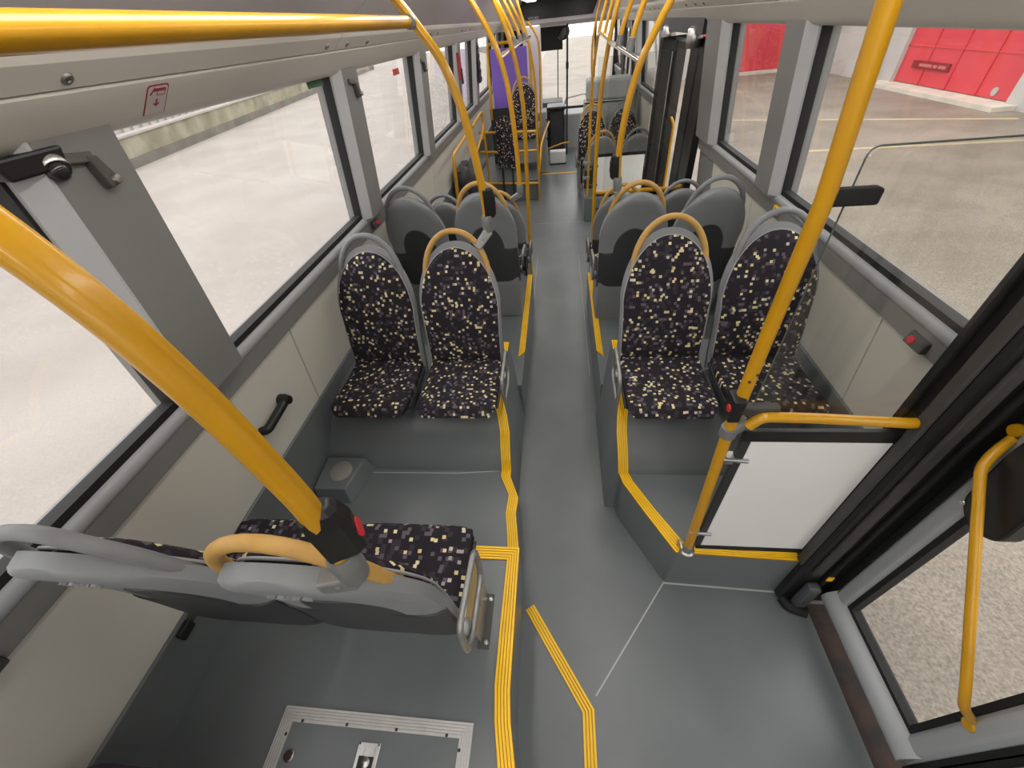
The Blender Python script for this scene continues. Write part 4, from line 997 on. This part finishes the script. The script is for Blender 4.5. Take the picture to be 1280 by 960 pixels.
fold_leaf(3, 1.17, 4.05, 1.17, 4.62, 'wide black leaf of the middle door at its rear edge', False, .26)
fold_leaf(4, 1.20, 5.06, .955, 4.97, 'black leaf of the middle door folded inwards with a yellow handle', True, .11)
mech = obj('trim_3', MB().box(1.06, 1.24, 4.03, 5.61, 1.92, 2.06), DARK); struct(mech, 'dark door mechanism above the middle door', 'door frame')
for y in (4.3, 5.3): obj('actuator', MB().lathe([(.05, -.07), (.06, -.06), (.06, .05), (.04, .07)], (1.08, y, 1.90)), STEEL, mech, smooth=True)
obj('arm', MB().box(1.08, 1.10, 4.3, 5.3, 1.86, 1.88), STEEL, mech)

def wall_rail(pts, label):
    t = thing('wall_rail', label, 'rail', 'yellow rails by the wheelchair bay')
    obj('tube', MB().tube(rounded(pts, .06), .017, 12), POLE, t, smooth=True)
    return t
wall_rail([(-1.10, 4.45, .35), (-1.06, 4.45, 1.0), (-1.06, 4.48, 1.16), (-1.06, 5.5, 1.20), (-1.06, 5.55, 1.02), (-1.06, 5.6, .84)], 'yellow bent rail along the left window nearest the third row')
wall_rail([(-1.06, 5.6, .84), (-1.06, 5.9, .90), (-1.06, 6.55, 1.02), (-1.06, 6.62, 1.10)], 'short yellow rail rising to the front deck')
wall_rail([(-1.06, 5.75, 1.19), (-1.06, 6.6, 1.23), (-1.06, 6.64, .8), (-1.06, 6.64, .32)], 'yellow bent rail along the left window beside the front deck')
wall_rail([(-1.18, 6.60, .30), (-.9, 6.60, .29), (-.35, 6.60, .26), (-.30, 6.60, .26)], 'low yellow bar across the front of the left deck')
wall_rail([(-1.15, 6.66, .97), (-.85, 6.66, .95), (-.32, 6.66, .93)], 'upper yellow bar across the front left seats')
wall_rail([(-1.15, 6.66, .72), (-.85, 6.66, .70), (-.32, 6.66, .69)], 'middle yellow bar across the front left seats')
wall_rail([(-.30, 6.70, .30), (-.27, 6.75, .55), (-.26, 6.95, .70), (-.22, 7.6, .74), (-.16, 8.1, .80)], 'sloping yellow rail at the aisle corner of the left deck')
pd = thing('wheelchair_pad', 'pair of dark rounded pads on the left wall of the wheelchair bay', 'pad', loc=(-1.10, 5.0, .55))
for k_, (yy, zz) in enumerate(((0, .25), (.28, .12))):
    obj('pad', MB().lathe([(0, .05), (.10, .045), (.13, .02), (.13, -.03)], (.02, yy, zz), (1, -.2, 0), 20), DARK, pd, smooth=True)
obj('pad_bracket', MB().box(-.08, .0, -.1, .4, -.3, .36), GREYRUB, pd, bevel=.01)
wb = thing('white_box', 'small white boxed plinth at the foot of the left deck', 'box', loc=(-.62, 4.62, 0))
obj('body', MB().box(-.35, .18, -.12, .12, 0, .42), WHITE, wb, bevel=.01); obj('lid', MB().box(-.36, .19, -.13, .13, .42, .44), PANEL, wb, bevel=.004)

pf = thing('framed_panel', 'purple panel in a yellow tube frame behind the driver', 'panel', loc=(0, 7.75, 0))
obj('panel', MB().box(-1.02, -.46, -.01, .01, 1.10, 1.84), PURPLE, pf); obj('lower_panel', MB().box(-1.10, -.34, -.012, .012, .30, 1.10), DARK, pf)
obj('frame_tube', MB().tube(rounded([(-1.08, 0, .95), (-1.05, 0, 1.90), (-.42, 0, 1.90), (-.40, 0, .95)], .06), .02, 12), POLE, pf, smooth=True)
dw = thing('driver_partition', 'grey partition column between the purple panel and the windscreen', 'partition', loc=(0, 8.5, 0))
obj('column', MB().box(-.56, -.27, -.06, .06, 0, 2.05), LILAC, dw, bevel=.02); obj('lower_panel', MB().box(-.56, -.20, -.4, .06, 0, .95), GREYCAB, dw, bevel=.02)
obj('door_pull', MB().tube(rounded([(-.20, -.42, .55), (-.17, -.46, .60), (-.17, -.46, .80), (-.20, -.42, .85)], .03), .012, 8), BLACK, dw, smooth=True)
cb = thing('cabinet', 'grey equipment cabinet ahead of the far right seats', 'cabinet', loc=(.76, 7.55, .31))
obj('body', MB().box(-.36, .36, -.2, .25, 0, .82), GREYCAB, cb, bevel=.03); obj('upper_box', MB().box(-.33, .33, -.14, .25, .82, 1.08), GREYCAB, cb, bevel=.035)
obj('conduit', MB().tube([(.36, -.22, 0), (.36, -.22, .93)], .033, 12), SOCKET, cb, smooth=True); obj('lid_line', MB().box(-.365, .365, -.206, -.19, .80, .815), DARK, cb)
db = thing('dashboard', 'dark dashboard with a steering wheel below the windscreen', 'dashboard', loc=(0, 10.2, -.1))
obj('body', MB().prism([(.0, 0), (.02, .75), (.2, .88), (.6, .92), (.68, 0)], 'x', -1.15, .1), DARK, db, bevel=.03)
obj('ticket_counter', MB().box(.12, .62, -.3, .4, 0, .72), GREYCAB, db, bevel=.03)
obj('counter_top', MB().box(-.22, .14, -.75, -.2, .86, .92), BLACK, db, bevel=.02); obj('counter_leg', MB().box(-.16, .10, -.7, -.25, 0, .86), DARK, db, bevel=.02)
obj('steering_wheel', MB().tube([( -.65 + .22 * math.cos(a), -.22 + .14 * math.sin(a), .98 + .16 * math.sin(a)) for a in (2 * math.pi * k_ / 24 for k_ in range(24))], .016, 8, closed=True), BLACK, db, smooth=True)
obj('rail', MB().tube(rounded([(.14, -.55, .93), (.14, -.55, 1.02), (.55, -.3, 1.05), (.60, -.3, .9)], .05), .014, 8), STEEL, db, smooth=True)
wb2 = thing('white_box', 'small white box on the floor beside the driver bay', 'box', loc=(.0, 8.75, 0))
obj('body', MB().box(-.16, .14, -.1, .1, .02, .22), WHITE, wb2, bevel=.01); obj('handle_bar', MB().tube(rounded([(-.2, -.1, .28), (.1, -.1, .36), (.2, -.1, .36)], .04), .014, 8), POLE, wb2, smooth=True); obj('base', MB().box(-.17, .15, -.11, .11, 0, .02), DARK, wb2)
bh = obj('trim_4', MB().prism([(9.50, 2.02), (9.44, 2.06), (9.44, 2.5), (9.62, 2.5), (9.62, 2.0)], 'x', -1.2, 1.2), LILAC); struct(bh, 'pale bulkhead above the front platform', 'trim')
ds = thing('display_screen', 'wide black display screen on the front bulkhead', 'screen', loc=(.0, 9.43, 0))
obj('screen', MB().prism([(-.56, 2.115), (.60, 2.115), (.72, 2.38), (-.70, 2.38)], 'y', -.012, .008), BLACK, ds, bevel=.004)
lo = link('lettering', text_mesh('VOLVO', .055, .001), mat('silver_letter', (.6, .6, .6), .4), ds); lo['kind'] = 'stuff'; lo.matrix_local = Matrix.Translation((-.42, -.014, 2.135)) @ Matrix.Rotation(math.radians(90), 4, 'X')
sv = thing('sun_blind', 'black sun blind across the upper windscreen', 'blind', loc=(-.45, 10.8, 0))
obj('cloth', MB().box(-.65, .55, -.006, .006, 1.62, 2.05), BLACK, sv); obj('roller', MB().tube([(-.65, 0, 2.03), (.55, 0, 2.03)], .03, 10), DARK, sv, smooth=True)
mr = thing('interior_mirror', 'dark rounded mirror hanging in front of the windscreen', 'mirror', loc=(.10, 10.3, 1.90))
obj('mirror_shell', MB().lathe([(0, -.06), (.09, -.05), (.13, 0), (.12, .02), (0, .02)], (0, 0, 0), (0, -1, -.3), 20), DARK, mr, smooth=True); obj('bracket', MB().tube([(0, .02, .05), (-.03, -.2, .13), (-.03, -.69, .14)], .012, 8), BLACK, mr); obj('mirror_glass', MB().lathe([(0, .006), (.10, .004), (.105, 0)], (-.03, -.02, .0), (-.6, -1, .2), 20), CHROME, mr)
for x_ in (.03, .66): 
    o = thing('windscreen_pole', 'slim dark stanchion before the windscreen, ' + ('left of the cabinet' if x_ < .2 else 'beside the front door'), 'pole', loc=(x_ + (.14 if x_ < .2 else 0), 9.40, 0))
    obj('tube', MB().tube([(0, 0, 0), (0, 0, 2.02)], .018, 10), DARK, o, smooth=True); obj('joint', MB().lathe([(.018, -.05), (.026, -.045), (.026, .045), (.018, .05)], (0, 0, 1.45)), BLACK, o, smooth=True)
fr_d = bpy.data.objects.new('door_5', None); C.objects.link(fr_d); struct(fr_d, 'front entrance door at the far right', 'door'); fr_d.location = (1.22, 8.5, .03)
obj('frame', MB().box(-.02, .02, .0, .08, 0, 1.95).box(-.02, .02, 1.12, 1.2, 0, 1.95).box(-.02, .02, .56, .64, 0, 1.95).box(-.02, .02, .0, 1.2, 0, .12).box(-.02, .02, 0, 1.2, 1.85, 1.95), BLACK, fr_d)
obj('glass_pane', MB().box(-.003, .003, .08, .56, .12, 1.85), GLASS, fr_d); obj('glass_pane', MB().box(-.003, .003, .64, 1.12, .12, 1.85), GLASS, fr_d)
# ================================================================== FILL LIGHTS (glowing strips added under the ceiling to brighten the interior)
FILL = emit('fill_diffuser', (1.0, .97, .92), FILL_S)
for sd in (-1, 1):
    for i in range(6):
        ya = -1.9 + i * 1.85
        t = thing('fill_light', 'added white fill strip under the ceiling, %s row, %s' % ('left' if sd < 0 else 'right', ['behind the viewpoint', 'above the near seats', 'above the wheel boxes', 'above the third row', 'above the middle door', 'by the front bulkhead'][i]), 'light', 'added ceiling fill strips', loc=(sd * .42, ya, 2.36))
        obj('housing', MB().box(-.09, .09, 0, 1.6, -.018, 0), CEIL, t, bevel=.004)
        obj('diffuser', MB().box(-.075, .075, .02, 1.58, -.026, -.016), FILL, t, bevel=.004)
